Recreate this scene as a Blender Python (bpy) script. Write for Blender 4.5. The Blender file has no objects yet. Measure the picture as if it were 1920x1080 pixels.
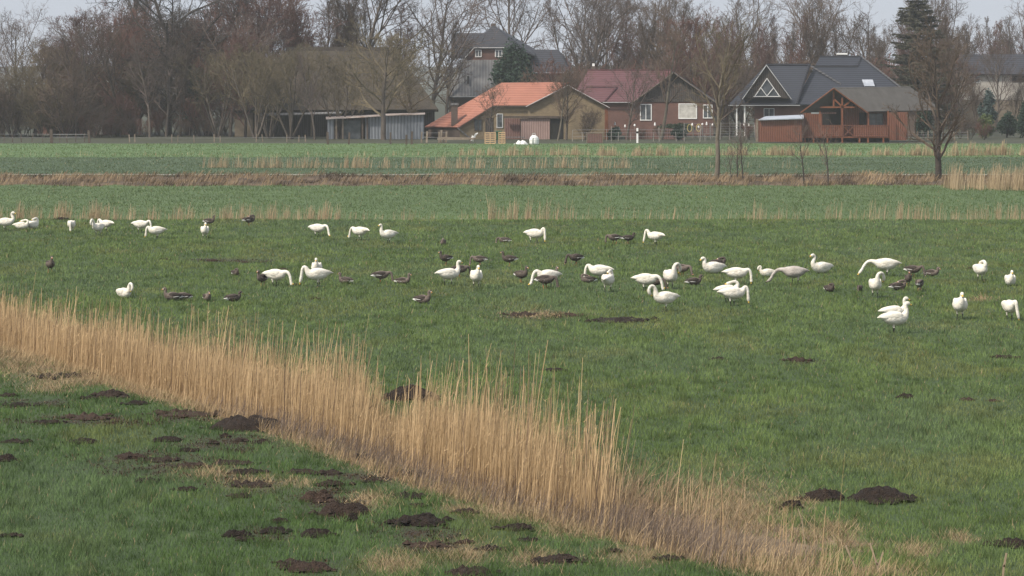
import bpy, math, random
import numpy as np
from mathutils import Vector

# ------------------------------------------------------------------ camera, sky, sun, exposure
scene = bpy.context.scene
COL = scene.collection
FPX, HOR, CAMH = 6000.0, 130.0, 8.0          # focal length in photo pixels, horizon row, camera height

cam_data = bpy.data.cameras.new('camera')
cam = bpy.data.objects.new('camera', cam_data); COL.objects.link(cam)
cam.location = (0, 0, CAMH); cam.rotation_euler = (math.radians(90), 0, 0)
cam_data.sensor_width = 36.0; cam_data.lens = 36.0 * FPX / 1920.0
cam_data.shift_y = -(540.0 - HOR) / 1920.0
cam_data.clip_start = 0.5; cam_data.clip_end = 20000
scene.camera = cam

SUN_EL, SUN_AZ = math.radians(48), math.radians(-130)     # azimuth of the sun measured from +Y towards +X
world = bpy.data.worlds.new('World'); scene.world = world; world.use_nodes = True
wn = world.node_tree; wn.nodes.clear()
sky = wn.nodes.new('ShaderNodeTexSky'); sky.sky_type = 'NISHITA'; sky.sun_disc = False
sky.sun_elevation = SUN_EL; sky.sun_rotation = SUN_AZ
sky.air_density = 1.0; sky.dust_density = 3.0; sky.ozone_density = 1.0
hs = wn.nodes.new('ShaderNodeHueSaturation'); hs.inputs['Saturation'].default_value = 0.5
bg = wn.nodes.new('ShaderNodeBackground'); bg.inputs['Strength'].default_value = 0.14
wo = wn.nodes.new('ShaderNodeOutputWorld')
cl = wn.nodes.new('ShaderNodeMix'); cl.data_type = 'RGBA'; cl.inputs[0].default_value = 0.72; cl.inputs[7].default_value = (2.75, 3.0, 3.45, 1)   # thin even cloud over the clear sky
wn.links.new(sky.outputs[0], hs.inputs['Color']); wn.links.new(hs.outputs[0], cl.inputs[6]); wn.links.new(cl.outputs[2], bg.inputs[0]); wn.links.new(bg.outputs[0], wo.inputs[0])

sun_d = bpy.data.lights.new('sun', 'SUN'); sun_d.energy = 3.0; sun_d.angle = math.radians(7); sun_d.color = (1.0, 0.93, 0.82)
sun = bpy.data.objects.new('sun', sun_d); COL.objects.link(sun)
sdir = Vector((math.sin(SUN_AZ) * math.cos(SUN_EL), math.cos(SUN_AZ) * math.cos(SUN_EL), math.sin(SUN_EL)))
sun.rotation_euler = sdir.to_track_quat('Z', 'Y').to_euler(); sun.location = (0, 0, 60)

scene.view_settings.view_transform = 'Standard'; scene.view_settings.look = 'None'
scene.view_settings.exposure = 0.72; scene.view_settings.gamma = 1.0
scene.cycles.max_bounces = 5; scene.cycles.diffuse_bounces = 3; scene.cycles.glossy_bounces = 2
scene.cycles.transmission_bounces = 3; scene.cycles.volume_bounces = 1
scene.cycles.use_denoising = True

# ------------------------------------------------------------------ helpers
R = math.radians
def P(px, py, d):                                # a photo pixel at distance d -> a point
    return Vector(((px - 960.0) / FPX * d, d, CAMH - (py - HOR) / FPX * d))
def dist(py, z=0.0): return FPX * (CAMH - z) / (py - HOR)

def tag(o, label=None, cat=None, group=None, kind=None):
    if label: o['label'] = label
    if cat: o['category'] = cat
    if group: o['group'] = group
    if kind: o['kind'] = kind
    return o
def thing(name, label, cat, loc=(0, 0, 0), rz=0.0, group=None):
    o = bpy.data.objects.new(name, None); COL.objects.link(o)
    o.empty_display_size = 0.3; o.location = loc; o.rotation_euler = (0, 0, rz)
    return tag(o, label, cat, group)
def link_mesh(name, me, mats, parent=None):
    o = bpy.data.objects.new(name, me); COL.objects.link(o)
    for m in (mats if isinstance(mats, (list, tuple)) else [mats]): me.materials.append(m)
    if parent is not None: o.parent = parent
    return o
def np_mesh(name, V, F, smooth=False):
    V = np.asarray(V, np.float32); F = np.asarray(F, np.int32); n, k = F.shape
    me = bpy.data.meshes.new(name)
    me.vertices.add(len(V)); me.vertices.foreach_set('co', V.ravel())
    me.loops.add(n * k); me.loops.foreach_set('vertex_index', F.ravel())
    me.polygons.add(n); me.polygons.foreach_set('loop_start', np.arange(0, n * k, k, dtype=np.int32))
    me.polygons.foreach_set('use_smooth', np.full(n, smooth, dtype=bool))
    me.update(calc_edges=True)
    return me
def copy_tree(o, parent=None):
    c = o.copy(); COL.objects.link(c)
    if parent is not None: c.parent = parent
    for ch in list(o.children): copy_tree(ch, c)
    return c

class MB:
    """collects polygons, boxes and bars into one mesh"""
    def __init__(s, org=(0, 0, 0)): s.v, s.f, s.o = [], [], Vector(org)
    def poly(s, pts):
        i = len(s.v); s.v += [Vector(p) - s.o for p in pts]; s.f.append(tuple(range(i, i + len(pts)))); return s
    def extrude(s, pts, vec):
        pts = [Vector(p) for p in pts]; vec = Vector(vec); b = [p + vec for p in pts]; n = len(pts)
        s.poly(pts); s.poly(b[::-1])
        for i in range(n): s.poly([pts[i], b[i], b[(i + 1) % n], pts[(i + 1) % n]])
        return s
    def slab(s, pts, t):
        pts = [Vector(p) for p in pts]; nr = (pts[1] - pts[0]).cross(pts[2] - pts[0]).normalized()
        if nr.z < 0: nr = -nr
        return s.extrude(pts, -nr * t)
    def box(s, a, b):
        (x0, y0, z0), (x1, y1, z1) = a, b
        return s.extrude([(x0, y0, z0), (x1, y0, z0), (x1, y0, z1), (x0, y0, z1)], (0, y1 - y0, 0))
    def bar(s, a, b, w, h=None):
        a, b = Vector(a), Vector(b); h = h or w; t = (b - a).normalized()
        u = t.cross(Vector((0, 1, 0)) if abs(t.y) < .9 else Vector((1, 0, 0))).normalized(); v = t.cross(u)
        q = [a + u * w / 2 + v * h / 2, a - u * w / 2 + v * h / 2, a - u * w / 2 - v * h / 2, a + u * w / 2 - v * h / 2]
        return s.extrude(q, b - a)
    def facade(s, x0, x1, y0, y1, d, dep):       # an upright block given by its pixel rectangle at distance d, going back dep metres
        A, B = P(x0, y1, d), P(x1, y0, d)
        return s.box((A.x, d, A.z), (B.x, d + dep, B.z))
    def build(s, name, mats, parent=None, smooth=False):
        me = bpy.data.meshes.new(name); me.from_pydata([tuple(v) for v in s.v], [], s.f)
        if smooth: me.polygons.foreach_set('use_smooth', [True] * len(s.f))
        me.update()
        import bmesh
        bm = bmesh.new(); bm.from_mesh(me); bmesh.ops.recalc_face_normals(bm, faces=bm.faces); bm.to_mesh(me); bm.free()
        return link_mesh(name, me, mats, parent)

# value noise in numpy
_NR = np.random.RandomState(5); _NT = _NR.rand(256, 256).astype(np.float32)
def vnoise(x, y):
    xi = np.floor(x).astype(int); yi = np.floor(y).astype(int); fx = x - xi; fy = y - yi
    fx = fx * fx * (3 - 2 * fx); fy = fy * fy * (3 - 2 * fy)
    a = _NT[xi & 255, yi & 255]; b = _NT[(xi + 1) & 255, yi & 255]; c = _NT[xi & 255, (yi + 1) & 255]; e = _NT[(xi + 1) & 255, (yi + 1) & 255]
    return (a * (1 - fx) + b * fx) * (1 - fy) + (c * (1 - fx) + e * fx) * fy
def fbm(x, y, o=3):
    r, a, t = 0, .5, 0
    for k in range(o): r = r + a * vnoise(x * 2 ** k + 17.3 * k, y * 2 ** k + 9.1 * k); t += a; a *= .5
    return r / t

# ------------------------------------------------------------------ materials
def mat(name, col, col2=None, scale=4.0, rough=.8, bump=0.0, bscale=None, stretch=(1, 1, 1), rnd=0.0, trans=0.0, spec=.3, detail=4, coords='Object'):
    m = bpy.data.materials.new(name); m.use_nodes = True; nt = m.node_tree; N = nt.nodes; Lk = nt.links
    b = N['Principled BSDF']; b.inputs['Roughness'].default_value = rough; b.inputs['Specular IOR Level'].default_value = spec
    tc = N.new('ShaderNodeTexCoord'); mp = N.new('ShaderNodeMapping'); mp.inputs['Scale'].default_value = stretch
    Lk.new(tc.outputs[coords], mp.inputs[0])
    nz = N.new('ShaderNodeTexNoise'); nz.inputs['Scale'].default_value = scale; nz.inputs['Detail'].default_value = detail; nz.inputs['Roughness'].default_value = .6
    Lk.new(mp.outputs[0], nz.inputs['Vector'])
    rp = N.new('ShaderNodeValToRGB'); rp.color_ramp.elements[0].position = .32; rp.color_ramp.elements[1].position = .68
    rp.color_ramp.elements[0].color = (*col, 1); rp.color_ramp.elements[1].color = (*(col2 or tuple(c * 1.25 for c in col)), 1)
    Lk.new(nz.outputs[0], rp.inputs[0]); out = rp.outputs[0]
    if rnd:
        oi = N.new('ShaderNodeObjectInfo'); mr = N.new('ShaderNodeMapRange')
        mr.inputs['To Min'].default_value = 1 - rnd; mr.inputs['To Max'].default_value = 1 + rnd
        Lk.new(oi.outputs['Random'], mr.inputs[0]); hv = N.new('ShaderNodeHueSaturation')
        Lk.new(mr.outputs[0], hv.inputs['Value']); Lk.new(out, hv.inputs['Color']); out = hv.outputs[0]
    Lk.new(out, b.inputs['Base Color'])
    if bump:
        n2 = N.new('ShaderNodeTexNoise'); n2.inputs['Scale'].default_value = bscale or scale * 3; n2.inputs['Detail'].default_value = 5
        Lk.new(mp.outputs[0], n2.inputs['Vector']); bp = N.new('ShaderNodeBump'); bp.inputs['Strength'].default_value = bump; bp.inputs['Distance'].default_value = .1
        Lk.new(n2.outputs[0], bp.inputs['Height']); Lk.new(bp.outputs[0], b.inputs['Normal'])
    if trans:
        tr = N.new('ShaderNodeBsdfTranslucent'); mx = N.new('ShaderNodeMixShader'); mx.inputs[0].default_value = trans
        Lk.new(out, tr.inputs[0]); Lk.new(b.outputs[0], mx.inputs[1]); Lk.new(tr.outputs[0], mx.inputs[2])
        Lk.new(mx.outputs[0], N['Material Output'].inputs[0])
    return m
def attr_mat(name, rough=.7, trans=.25, spec=.25):
    m = bpy.data.materials.new(name); m.use_nodes = True; N = m.node_tree.nodes; Lk = m.node_tree.links
    b = N['Principled BSDF']; b.inputs['Roughness'].default_value = rough; b.inputs['Specular IOR Level'].default_value = spec
    at = N.new('ShaderNodeAttribute'); at.attribute_name = 'tint'; Lk.new(at.outputs['Color'], b.inputs['Base Color'])
    tr = N.new('ShaderNodeBsdfTranslucent'); mx = N.new('ShaderNodeMixShader'); mx.inputs[0].default_value = trans
    Lk.new(at.outputs['Color'], tr.inputs[0]); Lk.new(b.outputs[0], mx.inputs[1]); Lk.new(tr.outputs[0], mx.inputs[2])
    Lk.new(mx.outputs[0], N['Material Output'].inputs[0])
    return m
def brick_mat(name, c1, c2, mortar, sc=1.0):
    m = bpy.data.materials.new(name); m.use_nodes = True; N = m.node_tree.nodes; Lk = m.node_tree.links
    b = N['Principled BSDF']; b.inputs['Roughness'].default_value = .9
    tc = N.new('ShaderNodeTexCoord'); mp = N.new('ShaderNodeMapping'); mp.inputs['Rotation'].default_value = (R(90), 0, 0)
    bk = N.new('ShaderNodeTexBrick'); bk.inputs['Scale'].default_value = sc; bk.inputs['Brick Width'].default_value = .25; bk.inputs['Row Height'].default_value = .08
    bk.inputs['Mortar Size'].default_value = .008
    bk.inputs['Color1'].default_value = (*c1, 1); bk.inputs['Color2'].default_value = (*c2, 1); bk.inputs['Mortar'].default_value = (*mortar, 1)
    nz = N.new('ShaderNodeTexNoise'); nz.inputs['Scale'].default_value = .9; nz.inputs['Detail'].default_value = 5
    mr = N.new('ShaderNodeMapRange'); mr.inputs['To Min'].default_value = .65; mr.inputs['To Max'].default_value = 1.3
    hv = N.new('ShaderNodeHueSaturation')
    Lk.new(tc.outputs['Object'], mp.inputs[0]); Lk.new(mp.outputs[0], bk.inputs['Vector']); Lk.new(tc.outputs['Object'], nz.inputs['Vector'])
    Lk.new(nz.outputs[0], mr.inputs[0]); Lk.new(mr.outputs[0], hv.inputs['Value']); Lk.new(bk.outputs[0], hv.inputs['Color']); Lk.new(hv.outputs[0], b.inputs['Base Color'])
    return m
def stripe_mat(name, c1, c2, axis, freq, rough=.7, bump=.6, nscale=.6, vary=.35):
    """boards, corrugation or tile courses: a wave along one object axis plus weathering"""
    m = bpy.data.materials.new(name); m.use_nodes = True; N = m.node_tree.nodes; Lk = m.node_tree.links
    b = N['Principled BSDF']; b.inputs['Roughness'].default_value = rough
    tc = N.new('ShaderNodeTexCoord'); wv = N.new('ShaderNodeTexWave'); wv.wave_type = 'BANDS'; wv.bands_direction = axis
    wv.inputs['Scale'].default_value = freq; wv.inputs['Distortion'].default_value = .25; wv.inputs['Detail'].default_value = 1
    nz = N.new('ShaderNodeTexNoise'); nz.inputs['Scale'].default_value = nscale; nz.inputs['Detail'].default_value = 6; nz.inputs['Roughness'].default_value = .65
    rp = N.new('ShaderNodeValToRGB'); rp.color_ramp.elements[0].color = (*c1, 1); rp.color_ramp.elements[1].color = (*c2, 1)
    mr = N.new('ShaderNodeMapRange'); mr.inputs['To Min'].default_value = 1 - vary; mr.inputs['To Max'].default_value = 1 + vary
    hv = N.new('ShaderNodeHueSaturation'); bp = N.new('ShaderNodeBump'); bp.inputs['Strength'].default_value = bump; bp.inputs['Distance'].default_value = .04
    Lk.new(tc.outputs['Object'], wv.inputs['Vector']); Lk.new(tc.outputs['Object'], nz.inputs['Vector']); Lk.new(wv.outputs['Fac'], rp.inputs[0])
    Lk.new(nz.outputs[0], mr.inputs[0]); Lk.new(mr.outputs[0], hv.inputs['Value']); Lk.new(rp.outputs[0], hv.inputs['Color'])
    Lk.new(hv.outputs[0], b.inputs['Base Color']); Lk.new(wv.outputs['Fac'], bp.inputs['Height']); Lk.new(bp.outputs[0], b.inputs['Normal'])
    return m

M = {}
M['orange_tile'] = stripe_mat('orange_tile', (.25, .092, .056), (.32, .132, .088), 'Z', 1.2, .8, .5, .5, .3)
M['red_tile'] = stripe_mat('red_tile', (.075, .026, .029), (.108, .041, .044), 'Z', 1.2, .6, .5, .4, .25)
M['slate_tile'] = stripe_mat('slate_tile', (.011, .0125, .019), (.026, .029, .041), 'Z', 1.3, .5, .5, .5, .25)
M['dark_tile'] = stripe_mat('dark_tile', (.015, .015, .020), (.028, .028, .036), 'Z', 1.2, .6, .5, .4, .25)
M['grey_sheet'] = stripe_mat('grey_sheet', (.10, .096, .096), (.15, .147, .144), 'X', .8, .7, .5, .35, .25)
M['felt_roof'] = mat('felt_roof', (.075, .068, .062), (.10, .092, .085), 1.2, .9, .3, 20)
M['thatch'] = mat('thatch', (.036, .029, .022), (.062, .05, .037), 1.5, .95, .7, 12, (1, 1, .3))
M['yellow_brick'] = brick_mat('yellow_brick', (.22, .16, .09), (.17, .125, .07), (.2, .165, .115))
M['red_brick'] = brick_mat('red_brick', (.14, .06, .045), (.11, .05, .04), (.15, .105, .085))
M['dark_brick'] = brick_mat('dark_brick', (.10, .065, .05), (.08, .055, .045), (.12, .1, .08))
M['tan_wall'] = mat('tan_wall', (.13, .105, .075), (.18, .145, .105), 1.5, .9)
M['white_plaster'] = mat('white_plaster', (.30, .275, .24), (.38, .35, .31), .6, .9)
M['white_paint'] = mat('white_paint', (.68, .67, .64), (.8, .79, .76), 1.5, .5)
M['grey_white'] = mat('grey_white', (.42, .42, .41), (.55, .55, .54), 2, .6)
M['orange_boards'] = stripe_mat('orange_boards', (.105, .032, .015), (.16, .055, .027), 'X', 1.3, .6, .6, .7, .35)
M['orange_beam'] = mat('orange_beam', (.14, .047, .022), (.19, .067, .03), 2, .6)
M['dark_boards'] = stripe_mat('dark_boards', (.035, .028, .024), (.06, .048, .04), 'X', 1.3, .8, .5, .6, .3)
M['brown_boards'] = stripe_mat('brown_boards', (.12, .06, .05), (.17, .09, .075), 'X', 1.2, .8, .6, .6, .35)
M['pale_boards'] = stripe_mat('pale_boards', (.22, .14, .12), (.29, .2, .175), 'X', 1.2, .8, .6, .6, .35)
M['corrugated'] = stripe_mat('corrugated', (.12, .13, .145), (.22, .235, .255), 'X', .85, .5, 1.0, .35, .25)
M['metal_roof'] = mat('metal_roof', (.26, .28, .32), (.4, .42, .46), 1.2, .4)
M['rusty'] = mat('rusty_edge', (.3, .2, .16), (.5, .45, .42), .8, .8)
M['void'] = mat('black_and_shade', (.012, .011, .01), (.02, .018, .016), 1, .95)  # near-black: colour of black parts, also painted shade in openings and under the deck
M['glass'] = mat('window_glass', (.03, .035, .04), (.12, .13, .14), .9, .12, spec=.6)
M['pale_blind'] = mat('pale_blind', (.36, .345, .31), (.6, .58, .53), 1.6, .6)
M['weathered'] = mat('weathered_wood', (.16, .125, .09), (.24, .195, .15), 3, .9, rnd=.2)
M['dark_wood'] = mat('dark_wood', (.06, .045, .035), (.1, .075, .06), 3, .9)
M['pallet_wood'] = mat('pallet_wood', (.42, .27, .15), (.55, .38, .23), 4, .8)
M['concrete'] = mat('concrete_post', (.2, .18, .155), (.28, .26, .23), 3, .9)
M['wire'] = mat('wire_metal', (.22, .22, .22), (.3, .3, .3), 3, .5)
M['bin_green'] = mat('bin_green', (.02, .07, .03), (.03, .09, .04), 2, .5)
M['hose'] = mat('yellow_hose', (.5, .38, .12), (.6, .47, .2), 2, .5)
M['sack'] = mat('white_sack', (.6, .59, .57), (.75, .74, .72), 3, .6, .5, 6)
M['soil'] = mat('soil', (.016, .0105, .0075), (.036, .023, .016), 9, .95, .9, 30, rnd=.3)
M['soil_brown'] = mat('soil_brown', (.03, .018, .012), (.055, .034, .023), 9, .95, .9, 30, rnd=.3)
# bark and twigs
M['bark_grey'] = mat('bark_grey', (.075, .06, .048), (.115, .095, .078), 2, .95, .6, 8, rnd=.2)
M['bark_dark'] = mat('bark_dark', (.04, .032, .027), (.065, .053, .044), 2, .95, .6, 8, rnd=.15)
M['bark_pale'] = mat('bark_pale', (.095, .08, .06), (.145, .125, .095), 1.2, .95, .6, 8)
M['twig_grey'] = mat('twig_grey', (.085, .062, .052), (.13, .10, .085), 1, .95, rnd=.25)
M['twig_red'] = mat('twig_red', (.09, .044, .034), (.135, .07, .054), 1, .95, rnd=.25)
M['twig_lone'] = mat('twig_lone', (.095, .070, .052), (.14, .106, .08), 1, .95)
M['twig_brown'] = mat('twig_brown', (.075, .052, .038), (.115, .082, .06), 1, .95, rnd=.25)
M['twig_olive'] = mat('twig_olive', (.095, .075, .045), (.14, .112, .068), 1, .95, rnd=.2)
M['twig_lichen'] = mat('twig_lichen', (.095, .077, .05), (.14, .115, .075), 1, .95)
M['needle'] = mat('needle', (.016, .034, .022), (.035, .06, .038), .7, .8, trans=.15)
M['needle_blue'] = mat('needle_blue', (.04, .065, .06), (.07, .1, .09), .7, .8, trans=.15)
M['spruce'] = mat('spruce_needle', (.05, .05, .034), (.09, .084, .058), .7, .8, trans=.15)
M['leaf_bush'] = mat('leaf_bush', (.05, .075, .02), (.13, .16, .055), 1.5, .6, trans=.25)
M['ivy'] = mat('ivy_leaf', (.02, .035, .018), (.04, .055, .03), 1, .7, trans=.15)
# birds
M['swan'] = mat('swan_feather', (.62, .56, .46), (.74, .71, .64), 5, .75, .35, 14, (1, 1, 1), spec=.15)
M['swan_neck'] = M['swan']
M['cygnet'] = mat('cygnet_feather', (.32, .28, .25), (.46, .42, .38), 4, .8, .35, 14, spec=.15)
M['bill_yellow'] = mat('bill_yellow', (.6, .38, .06), (.65, .43, .09), 6, .5)
M['bill_black'] = mat('bill_black', (.012, .011, .01), (.02, .018, .016), 6, .4)
M['bill_orange'] = mat('bill_orange', (.5, .2, .07), (.55, .25, .1), 6, .5)
M['leg_black'] = mat('leg_black', (.014, .013, .012), (.022, .02, .018), 6, .5)
M['leg_orange'] = mat('leg_orange', (.35, .13, .04), (.4, .16, .06), 6, .5)
M['goose'] = mat('goose_feather', (.085, .066, .055), (.14, .113, .096), 9, .85, .4, 25, spec=.15, rnd=.4)
M['goose_pale'] = mat('goose_pale', (.2, .155, .125), (.26, .21, .175), 9, .85, .4, 25, spec=.15)
M['goose_wing'] = mat('goose_wing', (.035, .028, .024), (.08, .064, .055), 14, .85, .4, 25, (.5, 2, 2), spec=.15)
M['goose_white'] = mat('goose_white', (.65, .62, .58), (.75, .73, .7), 6, .8)
M['stalk'] = mat('dry_stalk', (.25, .185, .12), (.36, .275, .185), 5, .8)
M['grass_blade'] = attr_mat('grass_blade', .75, .15, .12)
M['reed_stem'] = attr_mat('reed_stem', .8, .2, .12)
# ------------------------------------------------------------------ the land: ditch geometry
DA, DB = np.array([-14.8, 92.3]), np.array([4.2, 51.6])
DU = (DB - DA) / np.linalg.norm(DB - DA); DN = np.array([-DU[1], DU[0]])
def ditch(x, y):                                  # t along the near ditch, q across it (q<0 = near bank)
    t = (x - DA[0]) * DU[0] + (y - DA[1]) * DU[1]; q = (x - DA[0]) * DN[0] + (y - DA[1]) * DN[1]
    return t, q + .85 * np.exp(-((t - 36) / 8.0) ** 2)
Y_MID, Y_BANK0, Y_BANK1, Y_PATH, Y_R4, Y_R5, Y_YARD = 171.5, 219.0, 238.0, 241.5, 259.0, 297.0, 345.0
def gz(x, y):
    x = np.asarray(x, float); y = np.asarray(y, float)
    t, q = ditch(x, y)
    z = -.32 * np.exp(-((q - 1.4) / 1.1) ** 2) * np.clip((46 - t) / 5, 0, 1) * np.clip((t + 60) / 6, 0, 1)
    z = z + (fbm(x / 5.0 + 40, y / 7.0 + 11, 3) - .5) * .12 * np.clip((700 - y) / 300, 0, 1)
    z = z - .22 * np.exp(-((y - Y_MID) / .7) ** 2)
    bank = np.clip((y - Y_BANK0) / 3, 0, 1) * np.clip((Y_BANK1 - y) / 3, 0, 1)
    z = z + bank * (fbm(x / 1.6, y / 3.0, 3) - .42) * .7
    return z
def gzf(x, y): return float(gz(np.array([x]), np.array([y]))[0])

# dead-straw patches of the near bank (pixel ellipses on the ground)
STRAW = [(1370, 960, 120, 60), (1560, 1000, 60, 22), (1720, 1035, 45, 14), (1800, 1012, 40, 9), (1490, 1068, 60, 20), (1640, 1078, 80, 12), (740, 1060, 60, 25),
         (870, 1040, 60, 22), (690, 940, 50, 18), (1090, 1000, 80, 16), (960, 965, 90, 16), (1200, 1045, 90, 18), (400, 888, 60, 12), (470, 905, 60, 12), (90, 728, 50, 9), (860, 960, 40, 10),
         (60, 690, 140, 12), (1010, 590, 60, 7), (900, 800, 30, 9), (1840, 560, 25, 4), (1060, 990, 60, 20), (1000, 1050, 60, 16), (1480, 945, 60, 14), (560, 905, 40, 9)]
BARE = [(300, 870, 170, 30), (160, 790, 190, 14), (420, 830, 120, 20), (460, 905, 90, 25), (620, 945, 110, 40), (60, 757, 90, 12), (500, 1000, 70, 18), (780, 1000, 120, 25), (820, 1030, 120, 14), (1040, 1055, 90, 14), (570, 1068, 90, 16), (700, 895, 120, 14), (1020, 592, 100, 9), (340, 783, 120, 12), (430, 489, 140, 4), (1500, 677, 60, 5)]
def straw_mask(x, y):
    py = HOR + FPX * CAMH / y; px = 960 + x / y * FPX; s = np.zeros(len(x))
    for (cx_, cy_, rx, ry) in STRAW: s = np.maximum(s, np.exp(-(((px - cx_) / rx) ** 2 + ((py - cy_) / ry) ** 2) * 1.3))
    t, q = ditch(x, y)
    edge = np.exp(-((q + np.where(t < 12, .8, .25)) / np.where(t < 12, 1.5, .5)) ** 2) * (t < 50) + .9 * np.exp(-((q - 2.7) / .35) ** 2) * (t < 44)
    return np.clip(np.maximum(s, edge), 0, 1)
def bare_mask(x, y):
    py_ = HOR + FPX * CAMH / np.maximum(y, 5); px_ = 960 + x / np.maximum(y, 5) * FPX; bare = np.zeros(len(x))
    for (cx_, cy_, rx, ry) in BARE: bare = np.maximum(bare, np.exp(-((px_ - cx_) / rx) ** 2 - ((py_ - cy_) / ry) ** 2))
    return np.clip(bare * 2.2 * fbm(x / .35 + 5, y / .5 + 1, 3) - .38, 0, 1)

ys = np.concatenate([np.arange(-60, 36, 8.0), 36 * np.exp(np.arange(0, math.log(620 / 36), .0085)),
                     np.geomspace(640, 2150, 14)])
nx = 181; us = np.linspace(-1, 1, nx); us = np.sign(us) * (np.abs(us) ** 1.25)
Y = np.repeat(ys[:, None], nx, 1); X = us[None, :] * (np.maximum(Y, 20) * .30 + 14) * np.where(Y > 620, 1 + (Y - 620) / 400, 1)
Zg = gz(X, Y)
V = np.stack([X, Y, Zg], -1).reshape(-1, 3)
i0 = (np.arange(len(ys) - 1)[:, None] * nx + np.arange(nx - 1)[None, :]).ravel()
F = np.stack([i0, i0 + 1, i0 + nx + 1, i0 + nx], 1)
me = np_mesh('ground', V, F, True)
c = V[F].mean(1); cx, cy = c[:, 0], c[:, 1]; ct, cq = ditch(cx, cy)
mi = np.zeros(len(F), np.int32)
mi[(cq > -.6) & (cq < 2.9) & (ct < 44)] = 1
mi[np.abs(cy - Y_MID) < 1.2] = 1
mi[cy > Y_MID + 1.2] = 2
mi[(cy > Y_BANK0 + 2 * fbm(cx / 3, cy * 0, 2)) & (cy < Y_BANK1)] = 3
mi[(cy >= Y_BANK1) & (cy < Y_R5 - 6)] = 4
mi[(cy >= Y_R5 - 6) & (cy < Y_YARD)] = 5
mi[cy >= Y_YARD] = 6
me.polygons.foreach_set('material_index', mi)
gm = [mat('turf_soil', (.03, .05, .018), (.05, .075, .028), .6, .95, .5, 6),
      mat('ditch_litter', (.10, .075, .05), (.2, .15, .095), 1.2, .95, .6, 9),
      mat('far_pasture', (.06, .094, .034), (.076, .116, .042), .18, .95, .4, 3),
      mat('bank_litter', (.045, .032, .022), (.15, .105, .066), .8, .95, .7, 5),
      mat('far_meadow', (.04, .066, .032), (.062, .092, .044), .15, .95, .4, 3),
      mat('yard_meadow', (.07, .12, .045), (.10, .155, .06), .2, .95, .4, 3),
      mat('yard_ground', (.03, .032, .02), (.055, .058, .034), .25, .95, .4, 3)]
vx, vy = V[:, 0], V[:, 1]; vs = np.where((vy > 40) & (vy < 175), 1.0, 0.0)
for nm_, vals in (('bare', bare_mask(vx, vy) * vs), ('straw', straw_mask(vx, np.maximum(vy, 5)) * vs * .8)):
    me.attributes.new(nm_, 'FLOAT', 'POINT').data.foreach_set('value', vals.astype(np.float32))
g0 = gm[0].node_tree; pb = g0.nodes['Principled BSDF']; src = pb.inputs['Base Color'].links[0].from_socket
for nm_, c_ in (('straw', (.17, .125, .07, 1)), ('bare', (.03, .019, .013, 1))):
    an = g0.nodes.new('ShaderNodeAttribute'); an.attribute_name = nm_; mxn = g0.nodes.new('ShaderNodeMix'); mxn.data_type = 'RGBA'
    g0.links.new(an.outputs['Fac'], mxn.inputs[0]); g0.links.new(src, mxn.inputs[6]); mxn.inputs[7].default_value = c_; src = mxn.outputs[2]
g0.links.new(src, pb.inputs['Base Color'])
ground = link_mesh('ground', me, gm); tag(ground, 'wide flat green pasture crossed by ditches', 'ground', kind='structure')

# pale farm track crossing the middle distance
tb = MB()
xs = np.linspace(-60, 60, 121)
for a, b in zip(xs[:-1], xs[1:]):
    tb.poly([(a, Y_PATH - .9, gzf(a, Y_PATH) + .05), (b, Y_PATH - .9, gzf(b, Y_PATH) + .05), (b, Y_PATH + .9, gzf(b, Y_PATH + .9) + .06), (a, Y_PATH + .9, gzf(a, Y_PATH + .9) + .06)])
tag(tb.build('path', mat('track_gravel', (.17, .17, .13), (.27, .26, .21), .5, .95)), 'pale farm track crossing the meadow', 'path', kind='structure')

# ------------------------------------------------------------------ grass and reeds as strip meshes
def strips(name, base, top, width, tint, mid_bend=None, material=None, seed=0, segs=1, tipw=.15):
    """flat tapering blades: base Nx3, top Nx3, width N, tint Nx3"""
    n = len(base); rs = np.random.RandomState(seed); az = rs.rand(n) * 2 * np.pi
    w = np.stack([np.cos(az), np.sin(az), np.zeros(n)], 1) * (width / 2)[:, None]
    rows = []
    for k in range(segs + 1):
        f = k / segs; c = base + (top - base) * f
        if mid_bend is not None: c = c + mid_bend * (f * f - f)
        ww = w * (1 - (1 - tipw) * f)
        rows += [c - ww, c + ww]
    m = 2 * (segs + 1); V = np.stack(rows, 1).reshape(-1, 3)
    F = np.concatenate([np.stack([np.arange(n) * m + 2 * k, np.arange(n) * m + 2 * k + 1, np.arange(n) * m + 2 * k + 3, np.arange(n) * m + 2 * k + 2], 1) for k in range(segs)])
    me = np_mesh(name, V, F)
    at = me.attributes.new('tint', 'FLOAT_COLOR', 'POINT')
    col = np.ones((n, m, 4), np.float32); col[:, :, :3] = tint[:, None, :]
    at.data.foreach_set('color', col.ravel())
    return link_mesh(name, me, material)
def lerp(a, b, f): return np.asarray(a) * (1 - f[:, None]) + np.asarray(b) * f[:, None]
SP = np.random.RandomState(11)

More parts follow.
